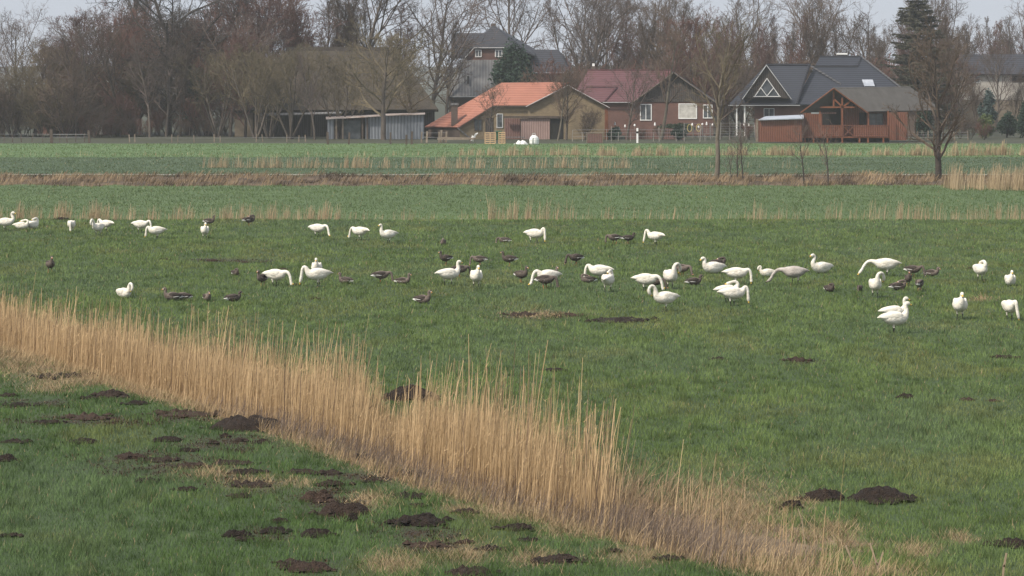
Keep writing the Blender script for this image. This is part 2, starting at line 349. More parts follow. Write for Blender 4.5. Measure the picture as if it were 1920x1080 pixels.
def grass_band(name, y0, y1, dens0, wid0, h0, seed, label):
    rs = np.random.RandomState(seed)
    half = lambda y: .176 * y + 3.0
    # constant density per pixel: p(y) ~ 1/y
    n = int(dens0 * 51 ** 2 * .38 * math.log(y1 / y0))
    y = y0 * np.exp(rs.rand(n) * math.log(y1 / y0)); x = (rs.rand(n) * 2 - 1) * half(y)
    t, q = ditch(x, y)
    keep = ~((q > .35) & (q < 2.35) & (t < 43.5)) & ~(np.abs(y - Y_MID) < .5)
    keep &= ~((y > Y_BANK0 + 1) & (y < Y_BANK1)) & ~(np.abs(y - Y_PATH) < 1.0)
    patch = fbm(x / .45 + 3, y / .9 + 8, 3); keep &= rs.rand(n) < .35 + 1.3 * patch
    x, y, t, q, patch = x[keep], y[keep], t[keep], q[keep], patch[keep]; n = len(x)
    big = fbm(x / 4 + 70, y / 9 + 30, 3); med = fbm(x / .9, y / 2.2 + 50, 3); fine = rs.rand(n)
    green = lerp((.092, .140, .038), (.160, .222, .068), np.clip(.5 + (med - .5) * 2 + (fine - .5) * .5, 0, 1))
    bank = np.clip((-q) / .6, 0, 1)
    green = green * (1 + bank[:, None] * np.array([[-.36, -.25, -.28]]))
    grey = np.clip((big - .38) * 2.4, 0, 1) * .55
    green = green * (1 - grey[:, None]) + grey[:, None] * np.array([.128, .184, .086]) * (.8 + .4 * fine[:, None])
    yel = np.clip((fbm(x / 2.2 + 9, y / 5 + 2, 3) - .56) * 5, 0, 1) * .35
    green = green * (1 - yel[:, None]) + yel[:, None] * np.array([.235, .215, .08])
    # farther fields
    f3 = (y > Y_MID) & (y < Y_BANK0); f4 = (y > Y_BANK1) & (y < Y_R5 - 6); f5 = y >= Y_R5 - 6
    vr = (.8 + .4 * fine)[:, None]
    b3 = np.clip((y - Y_MID) / 9 + 1.2 * (fbm(x / 2.5, y / 3, 2) - .35), 0, 1) * f3
    green = green * (1 - b3[:, None]) + b3[:, None] * np.array([.084, .122, .044]) * vr * (.8 + .4 * big[:, None])
    green = np.where(f4[:, None], np.array([.074, .102, .046]) * vr * (.8 + .4 * big[:, None]), green)
    green = np.where(f5[:, None], np.array([.098, .142, .05]) * vr * (.85 + .3 * big[:, None]), green)
    tuft = np.clip((fbm(x / .28 + 31, y / .5 + 77, 2) - .56) * 7, 0, 1) * (y < Y_MID)
    green = green * (1 - .30 * tuft[:, None])
    bare = bare_mask(x, y); bm_ = rs.rand(n) < bare * .9
    green = np.where(bm_[:, None], lerp((.022, .014, .01), (.11, .075, .046), rs.rand(n)), green)
    sm = straw_mask(x, y); isst = rs.rand(n) < sm * .9 * (.4 + 1.1 * fbm(x / .3 + 2, y / .5 + 6, 2))
    strawc = lerp((.20, .15, .085), (.38, .285, .165), rs.rand(n))
    single = rs.rand(n) < .02
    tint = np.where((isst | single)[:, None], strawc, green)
    kp = bm_ | (rs.rand(n) > bare * .98)
    x, y, t, q, tint, isst, sm, med, tuft, bm_, f3, f4, f5 = [v_[kp] for v_ in (x, y, t, q, tint, isst, sm, med, tuft, bm_, f3, f4, f5)]; n = len(x)
    h = h0 * (.6 + .8 * rs.rand(n)) * (.55 + .9 * med) * (1 + .8 * tuft) * (1 - .6 * bm_) * (1 + .45 * isst * sm) * np.where(f3 | f4 | f5, .8, 1)
    w = wid0 * (y / 51.0) * (.7 + .6 * rs.rand(n)) * (1 + 2.2 * bm_)
    z = gz(x, y) - .01
    base = np.stack([x, y, z], 1); la = rs.rand(n) * 2 * np.pi; lean = h * (.2 + .55 * rs.rand(n) + .5 * isst)
    top = base + np.stack([np.cos(la) * lean, np.sin(la) * lean, h], 1)
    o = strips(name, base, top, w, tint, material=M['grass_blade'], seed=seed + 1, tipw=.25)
    return tag(o, label, 'grass', kind='stuff')
grass_band('near_grass', 49.0, Y_MID, 820, .010, .070, 21, 'short green pasture grass around the grazing birds')
grass_band('far_grass', Y_MID, 344.0, 330, .011, .10, 31, 'short grass of the far meadows')

def reeds(name, x, y, h, wid, tint, lean, seed, label, curve=.25, segs=3, tip=True):
    rs = np.random.RandomState(seed); n = len(x)
    z = gz(x, y) - .03; base = np.stack([x, y, z], 1)
    la = rs.randn(n) * .9 + .2                                   # mostly leaning to the right with the wind
    top = base + np.stack([np.cos(la) * lean * h, np.sin(la) * lean * h, h], 1)
    bend = np.stack([np.cos(la), np.sin(la), -0.0 * la], 1) * (curve * lean * h)[:, None]
    return tag(strips(name, base, top, wid, tint, bend, M['reed_stem'], seed + 1, segs, .45), label, 'reeds', kind='stuff')
# main reed bed
n = 88000
t = SP.rand(n) * 80 - 36; q = .2 + SP.rand(n) * 2.4; tau = t + 2.14 * q
dip = np.exp(-((tau - 29.2) / 1.5) ** 2)
dens = np.where(tau < 37.4, 1.0, np.clip(1 - (tau - 37.4) / 4.2, .05, 1) ** 1.4) * (1 - .75 * dip) * (.45 + 1.0 * fbm(tau / 1.1, q / .8 + 4, 3)) * np.where(t < 2, .8, 1)
dens *= np.where(q > 1.8, .6, 1)
k = (SP.rand(n) < dens) & (tau < 50.5) & (t < 46); t, q, tau = t[k], q[k], tau[k]; n = len(t)
bulge = .85 * np.exp(-((t - 36) / 8.0) ** 2)
pos = DA + np.outer(t, DU) + np.outer(q - bulge, DN)
hh = (1.02 + .56 * np.clip(t / 34, 0, 1)) * (1 - .38 * np.exp(-((tau - 29.2) / 1.7) ** 2)) * np.clip(1 - (tau - 38.3) * .09, .6, 1) * (.78 + .32 * fbm(tau / 1.3 + 3, q / .4, 3)) * (.42 + .7 * SP.rand(n) ** .9)
tall = SP.rand(n) < np.where(tau > 39.6,  .8, .02 + .11 * fbm(tau / 1.1 + 60, q * 0 + 3, 2)); hh = np.where(tall, hh * (1.3 + .5 * SP.rand(n)), hh)
cc = lerp((.34, .23, .12), (.60, .435, .25), np.clip(SP.rand(n) * .85 + .3 * (fbm(tau / .9, q / .5 + 20, 2) - .25), 0, 1))
cc = np.where((SP.rand(n) < .10)[:, None], np.array([.17, .12, .08]), cc)
reeds('reed_bed', pos[:, 0], pos[:, 1], hh, (.0055 + .0065 * SP.rand(n)) * np.where(tall, 2.1, 1), cc, .03 + .2 * SP.rand(n) ** 1.6, 41, 'tall golden dead reeds filling the near ditch')
# reed leaves and plumes on the taller stems
m = 26000; ii = SP.randint(0, n, m); f = .35 + .6 * SP.rand(m)
b = np.stack([pos[ii, 0], pos[ii, 1], gz(pos[ii, 0], pos[ii, 1]) + hh[ii] * f], 1); a = SP.randn(m) * 1.0 + .1; Lf = .12 + .22 * SP.rand(m)
tp = b + np.stack([np.cos(a) * Lf * .55, np.sin(a) * Lf * .55, Lf * (.75 * SP.rand(m))], 1)
tag(strips('reed_leaves', b, tp, .008 + .009 * SP.rand(m), cc[ii] * (.85 + .3 * SP.rand(m))[:, None], None, M['reed_stem'], 43, 1, .1), 'narrow dry leaves hanging on the reed stems', 'reed leaves', kind='stuff')
# collapsed straw, grey dead weeds along the front foot of the reeds and beyond their right end
n = 40000
t = SP.rand(n) * 82 - 32; q = -.7 + SP.rand(n) ** 1.2 * 1.8
greyw = np.clip((t - 17) / 6, 0, 1) * np.clip((46.5 - t) / 3, 0, 1) * np.clip(1.2 - np.abs(q - .2) / .9, 0, 1)
k = SP.rand(n) < np.where(t < 18, .55, .9) * (.3 + fbm(t / .6, q / .6 + 8, 2)) * np.clip((49 - t) / 4, 0, 1)
t, q, greyw = t[k], q[k], greyw[k]; n = len(t)
pos = DA + np.outer(t, DU) + np.outer(q - .85 * np.exp(-((t - 36) / 8.0) ** 2), DN)
isg = SP.rand(n) < greyw * .92
cc = np.where(isg[:, None], lerp((.12, .088, .07), (.21, .165, .135), SP.rand(n)), lerp((.3, .2, .105), (.5, .37, .22), SP.rand(n)))
reeds('bank_straw', pos[:, 0], pos[:, 1], (.12 + .32 * SP.rand(n)) * np.where(isg, 1.35, .8 + .3 * np.clip((t - 30) / 10, 0, 1)), .006 + .006 * SP.rand(n), cc, .15 + .9 * SP.rand(n) ** 2, 45,
      'dry straw and grey dead weeds along the foot of the reeds', .3, 2)
n = 13000                                           # tangle at the right end of the ditch
px = 1120 + SP.rand(n) * 345; py = 905 + SP.rand(n) * 165
fx = (px - 1120) / 300; k = (py > 895 + fx * 75 + 25 * SP.randn(n)) & (py < 985 + fx * 120) & (SP.rand(n) < np.clip(1.0 - fx, .03, 1)); px, py, fx = px[k], py[k], fx[k]; n = len(px)
yy = FPX * CAMH / (py - HOR); xx = (px - 960) / FPX * yy
cc = lerp((.16, .11, .068), (.44, .32, .2), SP.rand(n)); gq = np.clip((py - 880 - fx * 90) / 90 - .35, 0, .85); gm_ = SP.rand(n) < gq
cc = np.where(gm_[:, None], lerp((.12, .088, .07), (.23, .18, .145), SP.rand(n)), cc)
reeds('collapsed_reeds', xx, yy, .15 + .5 * SP.rand(n) ** 1.5, .006 + .008 * SP.rand(n), cc, .15 + 1.0 * SP.rand(n) ** 1.8, 47, 'collapsed tangle of dry reeds at the end of the ditch', .35, 2)
# the thin belts of reeds along the farther ditches
def belt(name, y, spans, h, seed, label, wid=.03, spread=.8):
    rs = np.random.RandomState(seed); xs, hs = [], []
    for (a, b_, num, hm) in spans:
        u = rs.rand(num * 2); pxs = a + (b_ - a) * u; cl = fbm(pxs / 9.0 + seed, pxs * 0 + 1, 3); kk = rs.rand(num * 2) < np.clip((cl - .22) * 1.7, .12, 1)
        xs.append((pxs[kk] - 960) / FPX * y); hs.append(np.full(kk.sum(), hm) * (.45 + 1.1 * cl[kk]))
    x = np.concatenate(xs); hh = np.concatenate(hs) * (.4 + .75 * rs.rand(len(x))) * h
    yy = y + (rs.rand(len(x)) - .5) * spread
    cc = lerp((.28, .21, .125), (.5, .385, .25), rs.rand(len(x)))
    reeds(name, x, yy, hh, np.full(len(x), wid) * (.6 + .8 * rs.rand(len(x))), cc, .04 + .2 * rs.rand(len(x)), seed + 3, label, .2, 2)
belt('ditch_reeds', Y_MID, [(-250, 640, 2600, 1.0), (560, 920, 240, .8), (915, 1075, 420, 1.25), (1075, 1500, 280, .85), (1400, 1680, 190, 1.0), (1680, 2150, 900, 1.05)], .85, 61, 'thin row of dry reeds along the ditch behind the swans', .02)
belt('ditch_reeds', Y_R4, [(380, 1180, 1500, 1.0), (380, 900, 500, .8), (1180, 1500, 60, .6)], .95, 71, 'pale broken reed row in the dark meadow', .03)
belt('ditch_reeds', Y_R5, [(860, 1330, 1800, 1.0), (1330, 1720, 1500, .9), (1700, 2200, 2200, 1.3), (-200, 860, 330, .55)], .75, 81, 'pale reed row below the farmyards', .035)
belt('ditch_reeds', 213.5, [(1775, 2300, 3800, 1.0)], 1.25, 91, 'dense pale reed stand right of the lone tree', .028, 6.5)
# dead sedge on the brown ditch bank
n = 24000; rs = np.random.RandomState(95)
x = (rs.rand(n) * 2 - 1) * 44; y = Y_BANK0 + rs.rand(n) * (Y_BANK1 - Y_BANK0)
k = rs.rand(n) < .15 + 1.3 * fbm(x / 1.2, y / 4, 3); x, y = x[k], y[k]; n = len(x)
cl = fbm(x / 1.3 + 7, y / 3.5, 3)
cc = lerp((.05, .036, .025), (.30, .218, .13), np.clip((cl - .3) * 2.2 + (rs.rand(n) - .5) * .5, 0, 1))
reeds('bank_sedge', x, y, (.14 + .3 * rs.rand(n)) * (.6 + .8 * cl), .035 + .03 * rs.rand(n), cc, .2 + .9 * rs.rand(n), 97, 'reddish brown dead sedge on the middle ditch bank', .3, 2)

# ------------------------------------------------------------------ molehills and spoil heaps
def soil_mesh(name, w, dp, h, seed):
    rs = np.random.RandomState(seed); nr, na = 13, 30
    Vs = [(0, 0, h * (.75 + .2 * rs.rand()))]; ox, oy = rs.rand(2) * 90
    for i in range(1, nr):
        r = i / (nr - 1)
        for j in range(na):
            a = 2 * math.pi * j / na; rr = r * (1 + .9 * (fbm(np.array([math.cos(a) * 1.3 + ox]), np.array([math.sin(a) * 1.3 + oy]), 2)[0] - .5))
            x, y = rr * math.cos(a), rr * math.sin(a)
            nz_ = fbm(np.array([x * 2.4 + ox]), np.array([y * 2.4 + oy]), 3)[0]; nf = vnoise(np.array([x * 9 + ox]), np.array([y * 9 + oy]))[0]
            z = h * max(0, (1 - r ** 3.0)) * (.25 + 1.1 * nz_) + (h * .25 + .02) * (nf - .4) * (1 if r < .95 else 0)
            Vs.append((x * w / 2, y * dp / 2, z - .04 * (r > .95)))
    Fq = []; Ft = [(0, 1 + j, 1 + (j + 1) % na) for j in range(na)]
    for i in range(nr - 2):
        for j in range(na):
            a = 1 + i * na + j; b2 = 1 + i * na + (j + 1) % na; Fq.append((a, a + na, b2 + na, b2))
    for _ in range(int(8 + 16 * w)):                         # loose clods
        a = rs.rand() * 6.28; r = .1 + rs.rand() ** .8 * 1.3; s = (.022 + .05 * rs.rand() ** 1.6) * min(1.4, .6 + w)
        cx_, cy_ = r * math.cos(a) * w / 2, r * math.sin(a) * dp / 2; cz = h * max(0, 1 - r ** 3) * .5 + s * .2
        b0 = len(Vs); dirs = [(1, 0, 0), (-1, 0, 0), (0, 1, 0), (0, -1, 0), (0, 0, 1), (0, 0, -1)]
        for q_ in dirs: Vs.append(tuple(Vector((cx_, cy_, cz)) + Vector((q_[0] * 1.3, q_[1] * 1.3, q_[2] * .7)) * s * (.7 + .7 * rs.rand())))
        for (a1, a2, a3) in [(0, 2, 4), (2, 1, 4), (1, 3, 4), (3, 0, 4), (2, 0, 5), (1, 2, 5), (3, 1, 5), (0, 3, 5)]: Ft.append((b0 + a1, b0 + a2, b0 + a3))
    me = bpy.data.meshes.new(name); me.from_pydata(Vs, [], Fq + Ft); me.update(); return me
NEAR_L = 'small dark crumbly molehill in the green turf at bottom left, in front of the reeds'
# px, base py, width px, height px, label (None = one of the look-alikes), brown?
HEAPS = [(468, 806, 132, 38, 'biggest black soil heap, at the front edge of the reeds on the left', 0), (340, 779, 112, 14, 'long low brown soil ridge running into the left side of the biggest soil heap', 1),
 (770, 752, 118, 34, 'black soil heap seen through the thin gap in the reeds', 0), (1660, 943, 112, 31, 'large rounded brown soil heap on the right, in open grass', 0), (1545, 940, 72, 26, 'black soil heap just left of the large brown heap on the right', 0),
 (1485, 956, 40, 18, 'small black soil clump at the tip of the collapsed reeds, lower right', 0), (1895, 1026, 66, 20, 'black soil heap cut off by the right edge of the photo', 0),
 (1165, 604, 124, 13, 'long low dark soil ridge in front of the swans, right of centre', 0), (980, 591, 58, 8, 'flat reddish soil patch left of the long soil ridge by the swans', 1), (1070, 593, 34, 8, 'small reddish molehill between the flat patch and the long soil ridge by the swans', 1),
 (200, 745, 64, 18, 'black jagged molehill between the straw edge and the green turf, upper left of the bank', 0), (162, 748, 30, 8, 'tiny black molehill touching the left side of the jagged molehill', 0),
 (119, 709, 96, 9, 'thin dark soil streak in the pale straw at far left', 0), (790, 990, 96, 28, 'broad black molehill at bottom centre with a flat crown', 0), (643, 966, 88, 30, 'wide brown molehill left of the broad black one at bottom centre', 1),
 (592, 940, 56, 22, 'reddish brown pointed molehill above the wide brown one, bottom centre', 1), (880, 1082, 84, 20, 'dark molehill cut off by the bottom edge of the photo at centre', 0), (577, 1074, 74, 22, 'brown molehill cut off by the bottom edge, left of centre', 1),
 (594, 1008, 58, 18, 'black knobbly molehill beside a pale twig, bottom centre left', 0), (1345, 675, 26, 7, 'lone small molehill in the open field, left of two below the swans on the right', 0), (1495, 676, 38, 9, 'reddish molehill in the open field below the grazing swan pair', 1),
 (1702, 750, 32, 11, 'small dark molehill alone in the right field, above the large brown heap', 0), (1885, 671, 42, 6, 'flat dark molehill near the right edge below the swans', 0), (1040, 694, 40, 8, 'dark molehill just behind the tall reed tips in the centre', 0),
 (115, 413, 24, 7, 'dark molehill at the far ditch edge among the left swans', 0)]
SMALL = [(255, 759, 42, 10, 0), (34, 762, 52, 8, 0), (15, 744, 28, 8, 0), (91, 796, 46, 9, 0), (160, 788, 90, 7, 1), (25, 833, 45, 7, 0), (153, 833, 54, 12, 0), (309, 829, 46, 13, 0),
 (353, 846, 36, 9, 0), (421, 820, 18, 8, 0), (400, 832, 18, 7, 0), (453, 827, 24, 8, 0), (492, 830, 26, 9, 0), (243, 862, 54, 14, 1), (294, 866, 56, 11, 0), (445, 870, 62, 12, 0),
 (360, 878, 52, 13, 1), (460, 889, 54, 13, 0), (473, 913, 60, 12, 0), (349, 921, 34, 10, 0), (277, 904, 42, 8, 0), (451, 933, 36, 6, 0), (566, 888, 52, 11, 0), (613, 890, 50, 9, 0),
 (625, 911, 48, 13, 0), (523, 981, 34, 11, 0), (443, 1007, 46, 15, 0), (512, 1001, 50, 14, 0), (8, 866, 40, 16, 0), (545, 1062, 60, 12, 1), (660, 980, 24, 14, 0), (758, 889, 68, 13, 0),
 (767, 938, 66, 10, 0), (780, 954, 32, 8, 0), (872, 967, 36, 11, 1), (968, 999, 56, 16, 0), (990, 1018, 38, 9, 0), (806, 1028, 70, 12, 1), (923, 1034, 46, 10, 0), (1047, 1056, 76, 19, 0),
 (675, 858, 56, 12, 0), (1147, 1037, 28, 8, 0), (455, 1014, 30, 8, 0), (870, 1022, 30, 7, 1), (700, 905, 34, 8, 1), (1255, 1052, 40, 9, 0), (20, 1005, 30, 7, 0)]
molehill_objs = []
for i, (px, py, w, h, lb, br) in enumerate(HEAPS + [(a, b, c_, e, None, f) for (a, b, c_, e, f) in SMALL]):
    d = dist(py); s = FPX / d; W = w / s; H_ = max(h - .11 * w, .25 * h, 3.0) / s
    depth = W * .85 if lb else W * .8
    o = link_mesh('soil_heap' if w > 85 and h > 20 else 'molehill', soil_mesh('molehill', W * 1.05, depth, H_ * 1.05, 300 + i), M['soil_brown' if br else 'soil'])
    x, y = (px - 960) / s, d + depth * .35
    o.location = (x, y, gzf(x, y) + .01)
    tag(o, lb or NEAR_L, 'soil heap' if lb and h > 20 else 'molehill', 'molehills and soil heaps in the pasture' if lb else 'small molehills on the near bank')
rs = np.random.RandomState(123)
for i in range(9):                                           # tiny dark crumbs in the middle of the field
    px = [310, 400, 460, 530, 555, 1820, 1815, 1862, 590][i]; py = [488, 490, 492, 506, 535, 505, 754, 755, 562][i]
    d = dist(py); s = FPX / d; W = [18, 22, 14, 18, 14, 16, 24, 18, 14][i] / s
    o = link_mesh('molehill', soil_mesh('molehill', W, W * .8, W * .16, 500 + i), M['soil_brown']); x = (px - 960) / s; o.location = (x, d, gzf(x, d) + .01)
    tag(o, 'tiny flat brown molehill out in the swan field', 'molehill', 'tiny molehills in the swan field')
# ------------------------------------------------------------------ birds
def catmull(rows, sub=3):
    rows = np.asarray(rows, float); out = []
    n = len(rows)
    for i in range(n - 1):
        p0, p1, p2, p3 = rows[max(i - 1, 0)], rows[i], rows[i + 1], rows[min(i + 2, n - 1)]
        for k in range(sub):
            f = k / sub
            out.append(.5 * ((2 * p1) + (-p0 + p2) * f + (2 * p0 - 5 * p1 + 4 * p2 - p3) * f * f + (-p0 + 3 * p1 - 3 * p2 + p3) * f ** 3))
    out.append(rows[-1]); return np.array(out)
def loft(name, rows, mats, parent, sides=12, sub=3, mat_split=None):
    """rows: x, y, z, lateral radius, other radius -> one smooth closed tube"""
    r = catmull(rows, sub); c = r[:, :3]; T = np.gradient(c, axis=0); T /= np.linalg.norm(T, axis=1)[:, None] + 1e-9
    V = []; n = len(r)
    for i in range(n):
        L = np.array([0, 1, 0.]) - T[i] * T[i][1]; L /= np.linalg.norm(L) + 1e-9; U = np.cross(T[i], L)
        for j in range(sides):
            a = 2 * math.pi * j / sides; V.append(c[i] + L * math.cos(a) * max(r[i, 3], .002) + U * math.sin(a) * max(r[i, 4], .002))
    F = [(i * sides + j, i * sides + (j + 1) % sides, (i + 1) * sides + (j + 1) % sides, (i + 1) * sides + j) for i in range(n - 1) for j in range(sides)]
    F += [tuple(range(sides))[::-1], tuple(range((n - 1) * sides, n * sides))]
    me = bpy.data.meshes.new(name); me.from_pydata([tuple(v) for v in V], [], F)
    me.polygons.foreach_set('use_smooth', [True] * len(F))
    if mat_split: me.polygons.foreach_set('material_index', [1 if (min(f) // sides) >= mat_split * (n - 1) else 0 for f in F])
    me.update(); return link_mesh(name, me, mats, parent)

NECKS = {   # x, z (, y) from the chest to the root of the bill
 'up': [(.39, .57), (.42, .67), (.40, .78), (.40, .87), (.44, .925), (.50, .91), (.54, .89)],
 'alert': [(.42, .55), (.45, .66), (.38, .79), (.375, .89), (.43, .945), (.50, .93), (.55, .91)],
 'low_up': [(.40, .55), (.43, .64), (.40, .71), (.42, .78), (.47, .81), (.53, .79), (.57, .76)],
 'graze': [(.42, .53), (.53, .58), (.63, .55), (.70, .42), (.73, .26), (.755, .14), (.775, .09), (.79, .055)],
 'arch': [(.40, .55), (.48, .65), (.57, .66), (.635, .56), (.665, .40), (.69, .25), (.715, .17), (.735, .115)],
 'stretch': [(.43, .50), (.57, .53), (.71, .50), (.83, .38), (.92, .22), (.98, .13), (1.02, .09), (1.05, .06)],
 'preen': [(.40, .58), (.42, .72), (.49, .85), (.60, .86), (.67, .76), (.67, .66), (.64, .60), (.60, .56)],
 'preen_side': [(.40, .58), (.43, .74, .0), (.45, .86, .05), (.44, .88, .15), (.38, .79, .23), (.33, .69, .26), (.29, .63, .265), (.26, .59, .26)],
 'tuck': [(.38, .56), (.43, .67), (.36, .76), (.24, .77), (.12, .74), (.04, .715), (-.01, .70), (-.05, .69)],
 'rest': [(.40, .54), (.44, .65), (.41, .74), (.46, .79), (.53, .76), (.57, .69), (.57, .64), (.55, .60)],
 'front_down': [(.42, .52), (.52, .56), (.58, .48), (.59, .34), (.60, .20), (.615, .12), (.625, .08), (.63, .05)],
}
def make_bird(kind, name, label, px, py, yaw, neck, sit=False, scale=1.0, group=None, jit=0, dy=0.0, lift=0.0):
    rs = np.random.RandomState(700 + jit); sw = kind != 'goose'
    d = dist(py) + dy; s = FPX / d; x = (px - 960) / s
    if yaw % 180 == 0 and neck != 'stretch': yaw += (-1 if yaw == 0 else 1) * (8 + 26 * rs.rand()) * (1 if rs.rand() < .7 else -1)   # most birds stand a little askew
    root = thing(name, label, 'swan' if sw else 'goose', (x, d, gzf(x, d) - (.0 if not sit else 0)), R(yaw), group)
    S = scale * (.92 if sw else .59); fat = 1.06 + .05 * rs.randn(); dz = (-.20 if sit else 0.06)
    nk = NECKS[neck]; kr = 1.0 if sw else 1.25; kl = 1.0 if sw else .80
    c0 = np.array([nk[0][0], 0, nk[0][1]]); jz, jx, jl = .07 * rs.randn() - .02, .05 * rs.randn(), .08 * rs.randn()
    nk3 = [np.array([p[0], p[2] if len(p) > 2 else 0.0, p[1]]) for p in nk]
    if sw and neck in ('graze', 'arch'): nk3 = [c0 + (p - c0) * np.array([.86, 1, 1]) for p in nk3]
    if neck in ('graze', 'stretch', 'arch', 'front_down'):
        nk3 = [p + np.array([jx * i / 7, jl * i / 7, jz * math.sin(math.pi * i / 7)]) for i, p in enumerate(nk3)]
        if sit: nk3 = [p + np.array([0, 0, .2 * i / len(nk3)]) for i, p in enumerate(nk3)]
    if not sw and neck in ('graze', 'arch'): nk3 = [c0 + (p - c0) * np.array([.74, 1, 1]) for p in nk3]
    elif not sw: nk3 = [c0 + (p - c0) * np.array([.9, 1, kl]) for p in nk3]
    w = .215 * fat
    body = [(-.54, 0, .45, .02, .008), (-.47, 0, .455, .08, .035), (-.36, 0, .455, .145, .11), (-.2, 0, .44, .20 * fat, .20), (0, 0, .43, w, .235), (.18, 0, .435, .205 * fat, .22), (.31, 0, .47, .16, .175)]
    nr = [.108, .077, .060 * kr, .055 * kr, .054 * kr, .06 * kr, .055 * kr, .036]
    if len(nk3) == 7: nr = [.112, .082, .066 * kr, .06 * kr, .062 * kr, .06 * kr, .036]
    hn = len(nk3)
    rows = body + [(p[0], p[1], p[2], nr[i] * (.92 if i > hn - 4 else 1), nr[i]) for i, p in enumerate(nk3)]
    rows = np.array(rows); rows[:, 2] += dz; rows *= S
    feather = {'swan': M['swan'], 'cygnet': M['cygnet'], 'goose': M['goose']}[kind]
    loft('body', rows, feather, root, 12, 3)
    tip = rows[-1, :3]; tv = rows[-1, :3] - rows[-2, :3]; tv /= np.linalg.norm(tv) + 1e-9
    bl = (.125 if sw else .10) * S
    br = [(*(tip - tv * .02 * S), .036 * S, .036 * S), (*(tip + tv * bl * .3), .03 * S, .027 * S), (*(tip + tv * bl * .7), .024 * S, .016 * S), (*(tip + tv * bl), .010 * S, .006 * S)]
    if sw: loft('bill', br, [M['bill_yellow'], M['bill_black']] if kind == 'swan' else [M['goose_pale'], M['bill_black']], root, 8, 3, .45)
    else:
        loft('bill', br, M['bill_orange'], root, 8, 2)
        loft('face_patch', [(*(tip - tv * .035 * S), .047 * S, .047 * S), (*(tip - tv * .01 * S), .046 * S, .046 * S), (*(tip + tv * .01 * S), .036 * S, .036 * S)], M['goose_white'], root, 8, 2)
    wm = feather if sw else M['goose_wing']
    flare = .02 + .03 * rs.rand()
    for sd in (1, -1):
        ww = [(.27, sd * .115, .50, .02, .03), (.18, sd * .15, .50, .05, .12), (-.02, sd * .165, .50, .065, .15), (-.22, sd * .14, .50, .06, .12), (-.39, sd * (.085 + flare), .50, .04, .075), (-.53, sd * .045, .48, .015, .03), (-.60, sd * .02, .465, .004, .008)]
        ww = np.array(ww); ww[:, 2] += dz; ww *= S
        wg = loft('wing', ww, wm, root, 10, 2)
        if not sw:
            st = [(.02, sd * .225, .40, .006, .012), (-.2, sd * .20, .42, .008, .016), (-.4, sd * .13, .44, .008, .016), (-.52, sd * .09, .455, .004, .008)]
            st = np.array(st); st[:, 2] += dz; st *= S
            loft('flank_stripe', st, M['goose_white'], wg, 6, 2)
    if sw is False:
        rp = np.array([(-.60, 0, .405, .03, .012), (-.5, 0, .395, .09, .035), (-.36, 0, .37, .12, .07), (-.27, 0, .36, .08, .05)]); rp[:, 2] += dz; rp *= S
        loft('white_rump', rp, M['goose_white'], root, 10, 2)
    if not sit:
        step = .05 * rs.randn()
        for sd in (1, -1):
            lx = -.02 + sd * step
            lg = np.array([(lx - .02, sd * .085, .34, .055, .06), (lx - .01, sd * .088, .24, .028, .03), (lx, sd * .09, .13, .015, .017), (lx + .01, sd * .09, .02, .014, .016), (lx + .05, sd * .092, .008, .045, .010), (lx + .12, sd * .095, .004, .065, .005)]) * S
            loft('leg', lg, [feather, M['leg_black' if sw else 'leg_orange']], root, 8, 2, .3)
    return root

